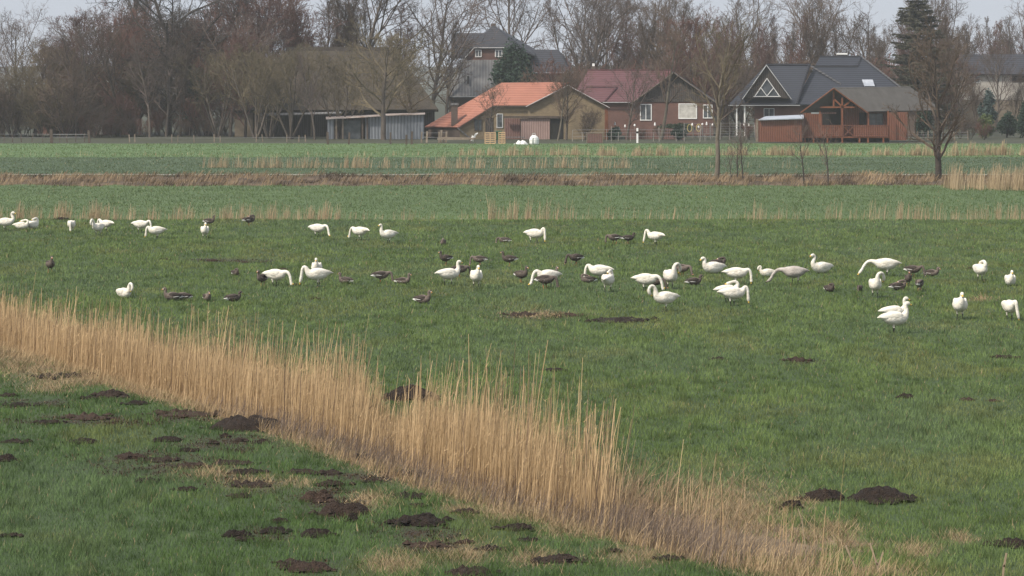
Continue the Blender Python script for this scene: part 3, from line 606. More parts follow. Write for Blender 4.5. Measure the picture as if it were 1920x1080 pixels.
SG, GG = 'whooper swans scattered over the pasture', 'grey geese scattered over the pasture'
SG = 'white swans scattered over the pasture'
RT, LT, FR, BK = 0, 180, -90, 90
SW = [  # px, py, yaw, neck, sit, scale, label
 (10, 433, RT, 'alert', 0, 1, 'white swan standing with raised neck, cut by the left edge of the photo'),
 (40, 430, RT, 'tuck', 1, .9, 'white swan lying flat with tucked head, second from the left edge in the far row'),
 (61, 429, 60, 'tuck', 1, 1.0, 'round white swan with tucked head, third from the left edge in the far row'),
 (134, 436, FR, 'front_down', 0, .95, 'far white swan grazing head-on, alone between the left trio and the preening pair'),
 (184, 442, -120, 'preen', 0, .95, 'front white swan of the overlapping far pair, preening its breast'),
 (199, 434, 150, 'arch', 0, .9, 'rear white swan of the overlapping far pair with arched neck'),
 (263, 436, RT, 'graze', 0, .95, 'far white swan, head down to the right, behind one facing left'),
 (294, 448, LT, 'arch', 0, .95, 'far white swan grazing leftward, in front of one with head down rightward'),
 (384, 449, -80, 'low_up', 0, .98, 'white swan facing the camera with dark bill, below a goose at the far ditch'),
 (595, 444, RT, 'graze', 0, .98, 'far white swan with ruffled tail grazing rightward, left of two in its row'),
 (675, 450, LT, 'arch', 0, .98, 'far white swan with curled neck grazing to the left, left of the upright one'),
 (728, 455, -150, 'up', 0, .98, 'far white swan standing upright with long straight neck, facing left'),
 (1002, 457, RT, 'arch', 0, 1.05, 'far white swan with ruffled raised wings, in the centre of the field'),
 (1229, 459, LT, 'arch', 0, .95, 'far white swan grazing to the left, right of two dark geese'),
 (232, 560, -50, 'preen', 1, .88, 'white swan sitting alone behind the reed tips at left, preening'),
 (516, 538, -20, 'graze', 0, 1.0, 'plump white swan bending its head to the right beside a small goose'),
 (596, 539, LT, 'arch', 0, 1.08, 'long white swan facing left with open tail, in front of a sitting one'),
 (594, 512, FR, 'low_up', 1, 1.0, 'white swan sitting head-on behind the long one facing left'),
 (841, 537, 20, 'up', 0, 1.0, 'white swan standing tall facing right, with a dark goose behind it'),
 (893, 542, -80, 'low_up', 0, 1.05, 'white swan walking towards the camera with drooping dark bill, centre'),
 (1028, 540, LT, 'arch', 0, 1.05, 'white swan grazing to the left with a brown goose right in front of it'),
 (1125, 528, 170, 'arch', 0, 1.0, 'white swan with arched neck above a brown goose, behind a head-tucked swan'),
 (1140, 548, 70, 'tuck', 0, 1.0, 'white swan standing with tucked head, in front of an arched one'),
 (1210, 547, -15, 'graze', 0, 1.0, 'white swan with its head hidden behind a brown goose'),
 (1257, 542, -75, 'preen_side', 0, 1.12, 'white swan curling its neck to its side, with geese behind it on the right'),
 (1248, 583, 205, 'preen', 0, 1.02, 'white swan facing left and preening its breast, nearest of the centre right group'),
 (1338, 512, LT, 'low_up', 1, 1.12, 'white swan sitting to the left with yellow face and long black bill'),
 (1380, 533, RT, 'graze', 0, 1.0, 'white swan grazing with neck straight down, before the sitting yellow-faced one'),
 (1374, 574, 5, 'arch', 0, 1.0, 'front white swan of the close grazing pair, head down with orange bill base'),
 (1364, 568, 15, 'tuck', 0, .95, 'rear white swan of the close grazing pair, mostly hidden'),
 (1440, 519, LT, 'rest', 1, .78, 'small white swan lying curled with its bill in its breast'),
 (1490, 532, LT, 'stretch', 0, 1.05, 'grey young swan stretching its neck down to the left'),
 (1541, 513, LT, 'alert', 1, 1.08, 'white swan with S-curved neck held high facing left, behind the grey young one'),
 (1662, 520, 178, 'stretch', 0, 1.1, 'long white swan feeding to the left with neck stretched out, right of the field'),
 (1641, 557, -85, 'preen_side', 0, 1.05, 'white swan facing the camera and preening, below the long stretched one'),
 (1677, 626, 15, 'up', 0, 1.02, 'largest, nearest white swan, standing and facing right'),
 (1676, 610, 10, 'up', 0, .95, 'white swan half hidden right behind the nearest one'),
 (1838, 527, -70, 'tuck', 0, 1.02, 'white swan standing with hidden head, at right between the geese and a sitting one'),
 (1894, 535, FR, 'low_up', 1, 1.0, 'white swan sitting head-on with dark bill near the right edge'),
 (1800, 599, FR, 'low_up', 0, 1.1, 'white swan walking straight at the camera with long black bill, lower right'),
 (1893, 601, -80, 'front_down', 0, 1.02, 'white swan bending its head to the ground at the right edge'),
]
for i, (px, py, yaw, nk, sit, sc, lb) in enumerate(SW):
    cyg = lb.startswith('grey young')
    make_bird('cygnet' if cyg else 'swan', 'swan', lb, px, py, yaw, nk, bool(sit), sc * .98, SG, i)
GS = [
 (392, 424, RT, 'up', 0, 1, 'dark goose with raised head standing behind a swan at the far ditch'),
 (467, 424, 30, 'tuck', 0, 1.15, 'brown goose preening with white underside at the far ditch'),
 (94, 512, -70, 'up', 0, 1.15, 'goose with orange bill looking over the reeds at far left'),
 (831, 459, FR, 'tuck', 1, 1, 'round brown goose lying asleep alone in the far centre'),
 (946, 456, 160, 'graze', 1, 1, 'brown goose feeding left of the swan with ruffled wings'),
 (1152, 457, LT, 'graze', 0, 1.1, 'left brown goose of the far close pair, feeding'),
 (1178, 457, RT, 'low_up', 0, 1.0, 'right dark goose of the far close pair, head up'),
 (836, 497, LT, 'up', 0, 1, 'goose with white face looking left, above the tall swan'),
 (862, 520, 10, 'graze', 0, 1.1, 'dark goose with head down, half hidden behind the tall swan'),
 (899, 499, LT, 'graze', 0, 1, 'goose feeding to the left with white rump, between two head-up geese'),
 (955, 499, 175, 'up', 0, 1.05, 'goose stretching its thin neck straight up, white rump'),
 (1080, 497, LT, 'graze', 0, 1.1, 'goose feeding to the left with white wing line, above the arched swan'),
 (977, 530, -45, 'up', 0, 1.1, 'brown goose with head up standing left of the swan with a goose in front'),
 (1038, 520, -60, 'up', 1, 1.0, 'goose whose head shows over the back of a grazing swan'),
 (1022, 541, -10, 'graze', 0, 1.2, 'brown goose feeding right in front of a white swan'),
 (1103, 530, 190, 'tuck', 1, 1.0, 'brown goose resting under the arched neck of a swan'),
 (492, 537, -120, 'up', 0, 1.05, 'small goose with head up right beside a plump swan'),
 (441, 519, -60, 'tuck', 1, .9, 'small goose lying alone in the left half of the field'),
 (648, 534, LT, 'up', 1, 1.0, 'goose with white face sitting behind the open tail of a long swan'),
 (714, 533, RT, 'graze', 0, 1.1, 'goose with bold white flank line feeding, left one of the centre pair'),
 (755, 535, -20, 'up', 1, 1.0, 'goose with white face and raised head, right one of the centre pair'),
 (792, 569, -30, 'up', 1, 1.1, 'nearest goose in the centre, head up with white face, alone'),
 (324, 563, 200, 'up', 1, 1.1, 'goose with bright white face looking out of the reed tips'),
 (343, 562, LT, 'graze', 1, 1, 'dark goose low in the grass right of the white-faced one in the reed tips'),
 (388, 564, -70, 'low_up', 1, 1, 'dark goose head among the reed tips, middle of the row of three'),
 (437, 565, 30, 'low_up', 1, 1, 'brown goose low among the reed tips, right one of the row'),
 (1279, 517, RT, 'graze', 0, 1.1, 'dark goose feeding behind the swan that curls its neck'),
 (1301, 534, 20, 'low_up', 1, 1.05, 'goose with striped flank lying right of the swan that curls its neck'),
 (1228, 543, 0, 'graze', 0, 1.05, 'brown goose covering the head of a grazing swan'),
 (1346, 500, 10, 'tuck', 1, 1.15, 'dark goose lying behind the sitting yellow-faced swan'),
 (1555, 547, -60, 'tuck', 1, .95, 'small goose lying alone below the grey young swan'),
 (1612, 545, -100, 'graze', 1, .8, 'tiny brown goose left of the preening swan at right'),
 (1684, 543, 20, 'tuck', 1, 1.1, 'left goose of the group of four at right, preening'),
 (1703, 537, FR, 'up', 0, 1.0, 'middle goose of the group at right, standing with head up'),
 (1712, 521, RT, 'graze', 0, 1.1, 'rear reddish goose of the group at right, feeding'),
 (1724, 545, 70, 'graze', 0, 1.05, 'front right goose of the group at right, feeding with white rump'),
 (1747, 519, RT, 'low_up', 1, 1.0, 'goose lying apart right of the group, head up'),
]
for i, (px, py, yaw, nk, sit, sc, lb) in enumerate(GS):
    make_bird('goose', 'goose', lb, px, py, yaw, nk, bool(sit), sc, GG, 100 + i)
# ------------------------------------------------------------------ buildings (pixel outlines at each building's own distance, with real depth)
def base_at(px, d): return (( px - 960) / FPX * d, d, 0.0)
def bthing(name, label, cat, px, d): 
    o = thing(name, label, cat, base_at(px, d)); o['d'] = d; return o
def org(o): return o.location
def roof(o, name, m, polys, t=.14):
    mb = MB(org(o))
    for p in polys: mb.slab(p, t)
    return mb.build(name, m, o)
def wallpoly(o, name, m, pts, d, dep=.25):
    return MB(org(o)).extrude([P(x, y, d) for x, y in pts], (0, dep, 0)).build(name, m, o)
def block(o, name, m, x0, x1, y0, y1, d, dep, parent=None):
    mb = MB(org(o)); mb.facade(x0, x1, y0, y1, d, dep); return mb.build(name, m, parent or o)
def window(o, x0, x1, y0, y1, d, frame='white_paint', pane='glass', fw=1.4, bars=1):
    """frame ring proud of the wall, pane inside"""
    mb = MB(org(o)); t = fw
    for (a, b, c_, e) in [(x0, x1, y0, y0 + t), (x0, x1, y1 - t, y1), (x0, x0 + t, y0 + t, y1 - t), (x1 - t, x1, y0 + t, y1 - t)]: mb.facade(a, b, c_, e, d - .08, .1)
    for k in range(bars):
        xc = x0 + (x1 - x0) * (k + 1) / (bars + 1); mb.facade(xc - t * .4, xc + t * .4, y0 + t, y1 - t, d - .07, .08)
    w = mb.build('window', M[frame], o)
    p = MB(org(o)); p.facade(x0 + t * .9, x1 - t * .9, y0 + t * .9, y1 - t * .9, d - .04, .05); p.build('pane', M[pane], w)
    return w
def board(o, name, m, pts, d, w=.22, t=.07):
    mb = MB(org(o))
    for (a, b) in zip(pts[:-1], pts[1:]): mb.bar(P(*a, d), P(*b, d), t, w)
    return mb.build(name, m, o)

# --- barn with orange tiles
d = 366; b = bthing('barn', 'yellow brick barn with bright orange tiled roof', 'barn', 980, d)
R1, R2 = P(940, 155, d + 5), P(1066, 154, d + 5)
roof(b, 'roof', M['orange_tile'], [
    [P(925, 197.5, d - .3), P(1000, 197.5, d - .3), R2, R1],
    [P(925, 197.5, d - .3), P(859, 238.5, d - .3), P(797, 237, d + 9), R1],
    [R1, P(797, 237, d + 9), P(1000, 190, d + 9), R2]])
wallpoly(b, 'wall', M['yellow_brick'], [(862, 266), (862, 239), (924, 199), (992, 199), (992, 266)], d)
wallpoly(b, 'gable_wall', M['yellow_brick'], [(990, 268), (990, 199), (1065, 161), (1138, 199), (1138, 268)], d - .6)
apx = 1065
roof(b, 'gable_roof', M['orange_tile'], [[P(986, 199.5, d - .9), P(apx, 159.5, d - .9), P(apx, 159.0, d + 10), P(984, 198, d + 10)],
                                         [P(apx, 159.5, d - .9), P(1143, 201, d - .9), P(1141, 200, d + 10), P(apx, 159, d + 10)]])
board(b, 'bargeboard', M['grey_white'], [(986, 200), (apx, 160), (1143, 202)], d - 1.0, .2)
mb = MB(org(b)); mb.extrude([P(862, 240, d), P(802, 239, d + 9), P(802, 262, d + 9), P(862, 266, d)], (.2, .1, 0)); mb.build('side_wall', M['dark_brick'], b)  # left side of the yellow barn, its shade put into a darker brick
mb = MB(org(b)); mb.extrude([P(1138, 200, d - .6), P(1138, 199, d + 10), P(1138, 262, d + 10), P(1138, 268, d - .6)], (.15, 0, 0)); mb.build('side_wall', M['yellow_brick'], b)
ch = block(b, 'chimney', M['dark_brick'], 846, 858, 197, 236, d + 1.5, .75)
block(b, 'chimney_cap', M['grey_sheet'], 844.5, 859.5, 193.5, 197.2, d + 1.4, .95, ch)
window(b, 889, 904, 224, 245, d, 'dark_wood', 'glass', 1.2)
w = block(b, 'door', M['dark_boards'], 910, 925, 221, 262, d - .06, .1)
window(b, 931, 943, 213, 240, d, 'grey_white', 'glass', 1.4, 0)
block(b, 'lintel', M['dark_wood'], 944, 1058, 217.5, 221.5, d - 1.0, .35)
block(b, 'sliding_door', M['brown_boards'], 946, 976, 222, 266, d - .08, .1)
block(b, 'sliding_door', M['pale_boards'], 977, 1031, 222, 268, d - .78, .1)
block(b, 'open_bay_shade', M['void'], 1032, 1056, 223, 264, d - .66, .1)  # near-black panel on the closed wall, painted shade of the bay's inside
block(b, 'corner_post', M['orange_beam'], 1134, 1140, 202, 268, d - .75, .2)
mb = MB(org(b)); mb.bar(P(857, 239, d - .3), P(885, 262, d - .3), .12); mb.build('downpipe', M['grey_sheet'], b)
mb = MB(org(b)); mb.bar(P(861, 239.5, d - .35), P(926, 198.5, d - .35), .1, .2); mb.bar(P(926, 199, d - .38), P(990, 199, d - .38), .12, .14); mb.build('gutter', M['dark_wood'], b)

# --- grey corrugated shed
d = 367; b = bthing('shed', 'grey corrugated shed with flat whitish roof edge and an opening with dark tarp', 'shed', 704, d)
wallpoly(b, 'wall', M['corrugated'], [(722, 262), (722, 215), (795, 214), (795, 262)], d)
wallpoly(b, 'wall', M['corrugated'], [(614, 263), (614, 222), (626, 221), (626, 263)], d)
wallpoly(b, 'wall', M['corrugated'], [(685, 262), (685, 219), (722, 217), (722, 262)], d + .15)
block(b, 'dark_tarp', M['glass'], 644, 676, 226, 262, d + .5, .12)
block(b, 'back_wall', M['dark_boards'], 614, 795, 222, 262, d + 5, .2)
for x in (629, 641, 678, 687): block(b, 'post', M['weathered'] if x < 650 else M['dark_wood'], x, x + 3.2, 221, 263, d - .05, .12)
roof(b, 'roof', M['rusty'], [[P(611, 222, d - .5), P(722, 216, d - .5), P(722, 214, d + 5.4), P(611, 219, d + 5.4)], [P(721.5, 215.5, d - .5), P(797, 213, d - .5), P(797, 211, d + 5.4), P(721.5, 213.5, d + 5.4)]], .12)

# --- great thatched barn behind the front trees
d = 381; b = bthing('thatched_barn', 'huge old barn with brown thatched roof, half hidden behind bare trees', 'barn', 640, d)
roof(b, 'roof', M['thatch'], [[P(432, 207, d - .6), P(822, 205, d - .6), P(742, 93, d + 9), P(538, 93, d + 9)],
                              [P(432, 207, d - .6), P(538, 93, d + 9), P(445, 200, d + 20)], [P(822, 205, d - .6), P(810, 200, d + 20), P(742, 93, d + 9)]], .35)
mb = MB(org(b)); mb.bar(P(536, 92, d + 9), P(744, 92, d + 9), .5, .4); mb.build('ridge_cap', M['bark_dark'], b)
wallpoly(b, 'wall', M['tan_wall'], [(440, 258), (440, 206), (474, 206), (474, 258)], d)
wallpoly(b, 'wall', M['dark_boards'], [(474, 258), (474, 206), (545, 206), (545, 258)], d + 1.2)
wallpoly(b, 'wall', M['dark_boards'], [(545, 258), (545, 206), (815, 206), (815, 258)], d + 3)
for x in (476, 483, 497, 510, 545, 582): block(b, 'post', M['weathered'], x, x + 3.5, 210, 258, d + .1, .2)
roof(b, 'lean_to_roof', M['grey_sheet'], [[P(490, 216, d - 1.8), P(640, 212, d - 1.8), P(640, 206, d + 1), P(490, 208, d + 1)]], .1)

# --- tall farmhouse at the back
d = 430; b = bthing('farmhouse', 'tall farmhouse with slate roofs and white trimmed brick gable, behind the orange barn', 'house', 955, d)
ap = P(925, 47, d + 3)
roof(b, 'roof', M['dark_tile'], [
    [P(880, 91, d - .3), P(971, 91, d - .3), ap],
    [P(846, 62, d + 4), P(914, 62, d + 4), P(872, 108, d), P(846, 108, d)],
    [P(880, 91, d - .3), ap, P(925, 47, d + 9), P(850, 108, d + 9), P(872, 109, d - .3)],
    [P(971, 91, d - .3), P(1003, 104, d - .3), P(1003, 92, d + 9), P(925, 47, d + 9), ap]])
roof(b, 'wing_roof', M['dark_tile'], [[P(960, 136, d - .6), P(1070, 136, d - .6), P(1047, 93, d + 4), P(975, 93, d + 4)], [P(1070, 136, d - .6), P(1072, 122, d + 8), P(1047, 93, d + 4)]])
roof(b, 'barn_roof', M['grey_sheet'], [[P(838, 181, d - 5), P(1000, 181, d - 5), P(980, 108, d + .2), P(868, 108, d + .2)], [P(838, 181, d - 5), P(868, 108, d + .2), P(840, 176, d + 6)]])
wallpoly(b, 'gable_wall', M['red_brick'], [(873, 115), (873, 108), (890, 90), (963, 90), (975, 108), (975, 115)], d - .1)
wallpoly(b, 'wall', M['dark_brick'], [(842, 240), (842, 181), (996, 181), (996, 240)], d - 4.4)
wallpoly(b, 'wall', M['dark_brick'], [(976, 240), (976, 137), (1066, 137), (1066, 240)], d)
board(b, 'bargeboard', M['white_paint'], [(872, 108), (889, 89.5), (962, 89.5), (975, 106)], d - .4, .2)
board(b, 'gutter', M['grey_white'], [(838, 181.5), (1000, 181.5)], d - 5.1, .14)
board(b, 'gutter', M['grey_white'], [(1003, 136.5), (1066, 136.5)], d - .7, .12)
window(b, 891, 903, 93, 107, d - .12, 'white_paint', 'glass', 1.6)
window(b, 928, 942, 93, 107, d - .12, 'white_paint', 'glass', 1.6)
block(b, 'chimney', M['dark_brick'], 921, 929, 44, 52, d + 3, .8)
sk = MB(org(b)); sk.extrude([P(876, 157, d - 3.8), P(880, 157, d - 3.8), P(880, 143, d - 2.8), P(876, 143, d - 2.8)], (0, -.12, .03)); sk.build('skylight', M['void'], b)

# --- house with dark red roof
d = 386; b = bthing('house', 'brick house with dark red tiled roof and a wide dark timber gable', 'house', 1210, d)
roof(b, 'roof', M['red_tile'], [[P(1068, 191, d - .4), P(1200, 191, d - .4), P(1262, 132, d + 6), P(1103, 131, d + 6)], [P(1068, 191, d - .4), P(1103, 131, d + 6), P(1072, 186, d + 12)]])
mb = MB(org(b)); mb.bar(P(1101, 131.5, d + 5.95), P(1262, 131.5, d + 5.95), .22); mb.bar(P(1133, 191, d - .5), P(1157, 162, d + 2.4), .16); mb.bar(P(1098, 162, d + 2.4), P(1157, 162, d + 2.4), .12); mb.build('ridge_tiles', M['red_tile'], b)
wallpoly(b, 'wall', M['red_brick'], [(1080, 254), (1080, 192), (1192, 192), (1192, 254)], d)
wallpoly(b, 'gable_wall', M['red_brick'], [(1188, 254), (1188, 190), (1338, 190), (1338, 254)], d - 1.2)
wallpoly(b, 'gable_boards', M['dark_boards'], [(1188, 191), (1263, 137), (1340, 191)], d - 1.3)
roof(b, 'gable_roof', M['dark_tile'], [[P(1182, 194, d - 1.8), P(1263, 135, d - 1.8), P(1263, 134, d + 9), P(1184, 190, d + 9)], [P(1263, 135, d - 1.8), P(1346, 194, d - 1.8), P(1344, 190, d + 9), P(1263, 134, d + 9)]])
board(b, 'bargeboard', M['weathered'], [(1182, 195), (1263, 136), (1346, 195)], d - 1.9, .16)
board(b, 'gutter', M['grey_white'], [(1130, 192), (1182, 192)], d - .5, .14)
window(b, 1200, 1222, 195, 226, d - 1.2, 'white_paint', 'glass', 1.6)
window(b, 1272, 1307, 194, 223, d - 1.2, 'white_paint', 'pale_blind', 1.8, 0)
window(b, 1318, 1336, 196, 222, d - 1.2, 'white_paint', 'glass', 1.6)
c_ = block(b, 'chimney', M['dark_brick'], 1109, 1116, 124, 134, d + 6, .6); block(b, 'chimney_pot', M['white_paint'], 1110.5, 1115, 119, 124.2, d + 6.1, .35, c_)

# --- bungalow with blue-black hipped roofs
d = 379; b = bthing('bungalow', 'bungalow with large blue-black hipped roof and white triangular gable window', 'house', 1545, d)
roof(b, 'roof', M['slate_tile'], [
    [P(1488, 196, d - .5), P(1730, 196, d - .5), P(1614, 106, d + 6), P(1538, 106, d + 6)],
    [P(1488, 196, d - .5), P(1538, 106, d + 6), P(1490, 190, d + 12)], [P(1730, 196, d - .5), P(1726, 190, d + 12), P(1614, 106, d + 6)]])
roof(b, 'wing_roof', M['slate_tile'], [[P(1366, 196, d - .9), P(1495, 196, d - .9), P(1520, 121, d + 3.4), P(1437, 121, d + 3.4)], [P(1366, 196, d - .9), P(1437, 121, d + 3.4), P(1372, 192, d + 8)]])
mb = MB(org(b))
for a, c2 in [((1437, 120.5, d + 3.3), (1520, 120.5, d + 3.3)), ((1493, 195, d - .9), (1517, 121, d + 3.2)), ((1518, 122, d + 4.4), (1577, 158, d + 2.2)), ((1538, 105.5, d + 6), (1614, 105.5, d + 6)), ((1615, 106, d + 5.9), (1729, 195, d - .6)), ((1520, 124, d + 4.6), (1608, 124, d + 4.6)), ((1608, 124, d + 4.6), (1614, 107, d + 5.8))]: mb.bar(P(*a), P(*c2), .17)
mb.build('ridge_tiles', M['dark_tile'], b)
roof(b, 'dormer_roof', M['slate_tile'], [[P(1392, 185, d - 1.3), P(1437, 121, d - 1.3), P(1437, 120.5, d + 3.4), P(1394, 182, d + 1.5)], [P(1437, 121, d - 1.3), P(1484, 185, d - 1.3), P(1482, 182, d + 1.5), P(1437, 120.5, d + 3.4)]], .12)
wallpoly(b, 'dormer_wall', M['dark_boards'], [(1396, 184.5), (1437, 125), (1480, 184.5)], d - 1.1, .2)
board(b, 'bargeboard', M['grey_white'], [(1392, 186), (1437, 122), (1484, 186)], d - 1.4, .14)
tw = MB(org(b))
for a, c2 in [((1415, 181), (1438, 147)), ((1438, 147), (1462, 181)), ((1413, 181), (1464, 181)), ((1427, 165), (1438, 180)), ((1450, 165), (1438, 180))]: tw.bar(P(*a, d - 1.2), P(*c2, d - 1.2), .08, .17)
tw = tw.build('gable_window', M['white_paint'], b); MB(org(b)).extrude([P(1416, 180, d - 1.14), P(1438, 148.5, d - 1.14), P(1461, 180, d - 1.14)], (0, .03, 0)).build('pane', M['glass'], tw)
wallpoly(b, 'wall', M['red_brick'], [(1415, 256), (1415, 197), (1500, 197), (1500, 256)], d)
wallpoly(b, 'wall', M['dark_brick'], [(1500, 256), (1500, 197), (1722, 197), (1722, 256)], d + .3)
board(b, 'gutter', M['grey_white'], [(1366, 197.5), (1500, 197.5)], d - 1.0, .16)
for x in (1380, 1395): block(b, 'porch_post', M['white_paint'], x, x + 2.6, 198, 254, d - .6, .16)
window(b, 1432, 1452, 203, 222, d, 'grey_white', 'glass', 1.2)
sk = MB(org(b)); sk.extrude([P(1616, 151, d + 2.2), P(1636, 151, d + 2.2), P(1640, 163, d + 1.4), P(1621, 163, d + 1.4)], (0, -.15, .12)); sk.build('skylight', M['metal_roof'], b)
c_ = block(b, 'chimney', M['dark_brick'], 1571, 1588, 102.5, 110, d + 6, .8); block(b, 'chimney_cap', M['white_paint'], 1570, 1589, 99.5, 102.3, d + 5.9, 1.0, c_)
block(b, 'vent_pipe', M['dark_wood'], 1519, 1523, 130, 137, d + 3.8, .3)

# --- orange log cabin with its deck
d = 350; b = bthing('log_cabin', 'orange brown timber cabin with gabled porch and raised deck', 'cabin', 1600, d)
roof(b, 'roof', M['felt_roof'], [[P(1563, 164, d - .3), P(1626, 209, d - .3), P(1768, 206, d + 6.5), P(1705, 162, d + 6.5)], [P(1563, 164, d - .3), P(1705, 162, d + 6.5), P(1640, 206, d + 6.5), P(1502, 210, d - .3)]], .16)
board(b, 'bargeboard', M['orange_beam'], [(1501, 211.5), (1563, 165.5), (1627, 211.5)], d - .5, .34, .1)
mb = MB(org(b))
for a, c2 in [((1537, 201), (1604, 201)), ((1579, 183), (1579, 262)), ((1562, 184), (1580, 201)), ((1598, 187), (1580, 201)), ((1563, 170), (1563, 200))]: mb.bar(P(*a, d - .15), P(*c2, d - .15), .17)
mb.build('porch_truss', M['orange_beam'], b)
wallpoly(b, 'wall', M['orange_boards'], [(1506, 262), (1506, 210), (1524, 198), (1606, 198), (1628, 210), (1702, 210), (1702, 262)], d + 2.4)
wallpoly(b, 'gable_boards', M['dark_boards'], [(1525, 200), (1563, 172), (1605, 200)], d + 2.2, .15)
wallpoly(b, 'side_wall', M['orange_boards'], [(1667, 263), (1667, 211), (1699, 211), (1699, 263)], d + .9)
block(b, 'opening_shade', M['void'], 1542, 1576, 202, 240, d + 2.32, .06)  # near-black panel before the boards, shade of the porch painted as colour
block(b, 'door', M['void'], 1611, 1624, 211, 240, d + 2.32, .06)
window(b, 1629, 1656, 212, 236, d + 2.36, 'dark_wood', 'glass', 1.2)
aw = MB(org(b)); aw.bar(P(1536, 212, d + .4), P(1568, 212, d + .4), .18); aw.build('awning_roll', M['brown_boards'], b)
lp = MB(org(b)); lp.bar(P(1521, 212, d + .3), P(1537, 212, d + .3), .17); lp.build('strip_lamp', M['white_paint'], b)
for x in (1536, 1627, 1664): block(b, 'porch_post', M['orange_beam'], x, x + 2.6, 208, 250, d - .1, .16)
dk = MB(org(b)); dk.facade(1482, 1667, 256.3, 258.6, d - .2, 3.0); dk.build('deck_floor', M['orange_beam'], b)
rl = MB(org(b))
for k in range(5): rl.facade(1482, 1581.4, 236 + k * 4.1, 239.4 + k * 4.1, d - .28, .06); rl.facade(1600, 1665, 236 + k * 4.1, 239.4 + k * 4.1, d - .28, .06)
rl.facade(1481, 1667, 234.4, 235.8, d - .32, .16)
for a, c2 in [((1583, 238), (1599, 254)), ((1599, 238), (1583, 254))]: rl.bar(P(*a, d - .25), P(*c2, d - .25), .1)
rl.build('deck_railing', M['orange_boards'], b)
for x in (1483, 1508, 1524, 1550, 1578, 1610, 1626, 1655): block(b, 'stilt', M['orange_beam'], x, x + 3, 235.9, 268, d - .18, .15)
block(b, 'deck_shade_panel', M['void'], 1500, 1668, 259, 266, d + 2.2, .1)  # upright near-black panel added as the shade in the gap below the deck

d = 349; b = bthing('board_shed', 'low orange board shed with flat grey metal roof attached left of the cabin', 'shed', 1462, d)
wallpoly(b, 'wall', M['orange_boards'], [(1421, 266), (1421, 223), (1504, 222), (1504, 266)], d)
roof(b, 'roof', M['metal_roof'], [[P(1422, 224, d - .4), P(1507, 221.5, d - .4), P(1507, 215, d + 3.5), P(1436, 218, d + 3.5)]], .1)
block(b, 'corner_board', M['weathered'], 1417.5, 1421.5, 223, 266, d - .05, .2)

# --- house at the right, houses in the left trees
d = 432; b = bthing('white_house', 'pale plastered house with long dark grey roof at the right edge', 'house', 1880, d)
roof(b, 'roof', M['dark_tile'], [[P(1786, 139, d - .6), P(2060, 139, d - .6), P(2052, 101, d + 5), P(1800, 102, d + 5)]])
wallpoly(b, 'wall', M['white_plaster'], [(1796, 187), (1796, 139), (2050, 139), (2050, 187)], d)
wallpoly(b, 'wall', M['tan_wall'], [(1796, 240), (1796, 187), (2050, 187), (2050, 240)], d + .05)
window(b, 1897, 1930, 141, 154, d, 'dark_wood', 'void', 1.2, 1); window(b, 1818, 1838, 143, 155, d, 'grey_white', 'glass', 1.2); 
d = 388; b = bthing('brick_house', 'brick house with dark roof and pale bargeboard, hidden behind the left trees', 'house', 215, d)
roof(b, 'roof', M['dark_tile'], [[P(180, 112, d + 4), P(262, 206, d + .2), P(262, 204, d + 10), P(180, 110, d + 14)], [P(180, 112, d + 4), P(60, 206, d + .2), P(62, 204, d + 10), P(180, 110, d + 14)]])
wallpoly(b, 'wall', M['red_brick'], [(70, 256), (70, 205), (182, 118), (256, 205), (256, 256)], d + 4.2)
board(b, 'bargeboard', M['grey_white'], [(199, 150), (259, 207)], d + 3.6, .22)
block(b, 'lower_wall', M['red_brick'], 180, 199, 226, 252, d + 1.0, 2.8); block(b, 'door', M['white_plaster'], 182, 192, 228, 252, d + .9, .08)
d = 384; b = bthing('tan_hut', 'small tan walled hut cut by the left edge of the photo', 'hut', -30, d)
wallpoly(b, 'wall', M['tan_wall'], [(-90, 256), (-90, 205), (-40, 170), (9, 205), (9, 256)], d)
roof(b, 'roof', M['dark_tile'], [[P(-40, 168, d - .4), P(12, 206, d - .4), P(12, 206, d + 6), P(-40, 168, d + 6)], [P(-40, 168, d - .4), P(-93, 206, d - .4), P(-93, 206, d + 6), P(-40, 168, d + 6)]])

# ------------------------------------------------------------------ yard things
def gpt(px, d): x = (px - 960) / FPX * d; return Vector((x, d, gzf(x, d)))
def pallet(px, d, tilt, label, n=1):
    p = gpt(px, d); o = thing('pallet', label, 'pallet', p, 0, 'wooden pallets by the barn')
    for s_ in range(n):
        off = s_ * .17; L = lambda u, w_, v: Vector((u, off + w_ + v * math.tan(tilt), v))
        for name, w_ in (('deck_boards', 0.0), ('base_boards', .13)):
            mb = MB()
            for k in range(6): mb.box((-.6, off + w_ - .011 + k * .2 * math.tan(tilt), .02 + k * .225), (.6, off + w_ + .011 + k * .2 * math.tan(tilt), .13 + k * .225))
            mb.build(name, M['pallet_wood'], o)
        for u in (-.55, 0, .55):
            mb = MB(); mb.extrude([L(u - .05, .02, .02), L(u + .05, .02, .02), L(u + .05, .02, 1.25), L(u - .05, .02, 1.25)], (0, .09, 0)); mb.build('stringer', M['pallet_wood'], o)
    return o
pallet(919, 343, 0, 'pale wooden pallet standing upright, left of the pair by the barn'); pallet(941, 343, .18, 'pale wooden pallet leaning, right of the pair by the barn', 2)
bpy.data.objects['pallet.001'].scale = (.62, 1, 1)
def lump(name, label, cat, px, d, w, h, seed, m, group=None):
    me = soil_mesh(name, w, w * .7, h, seed); me.polygons.foreach_set('use_smooth', [True] * len(me.polygons))
    o = link_mesh(name, me, m); o.location = gpt(px, d); return tag(o, label, cat, group)
lump('white_sack', 'flat white sack lying on the grass in front of the barn', 'sack', 978, 342, 1.3, .5, 901, M['sack'])
o = thing('bulk_bag', 'tall white bulk bag standing on the grass in front of the barn', 'bag', gpt(1001, 341))
bag = MB()
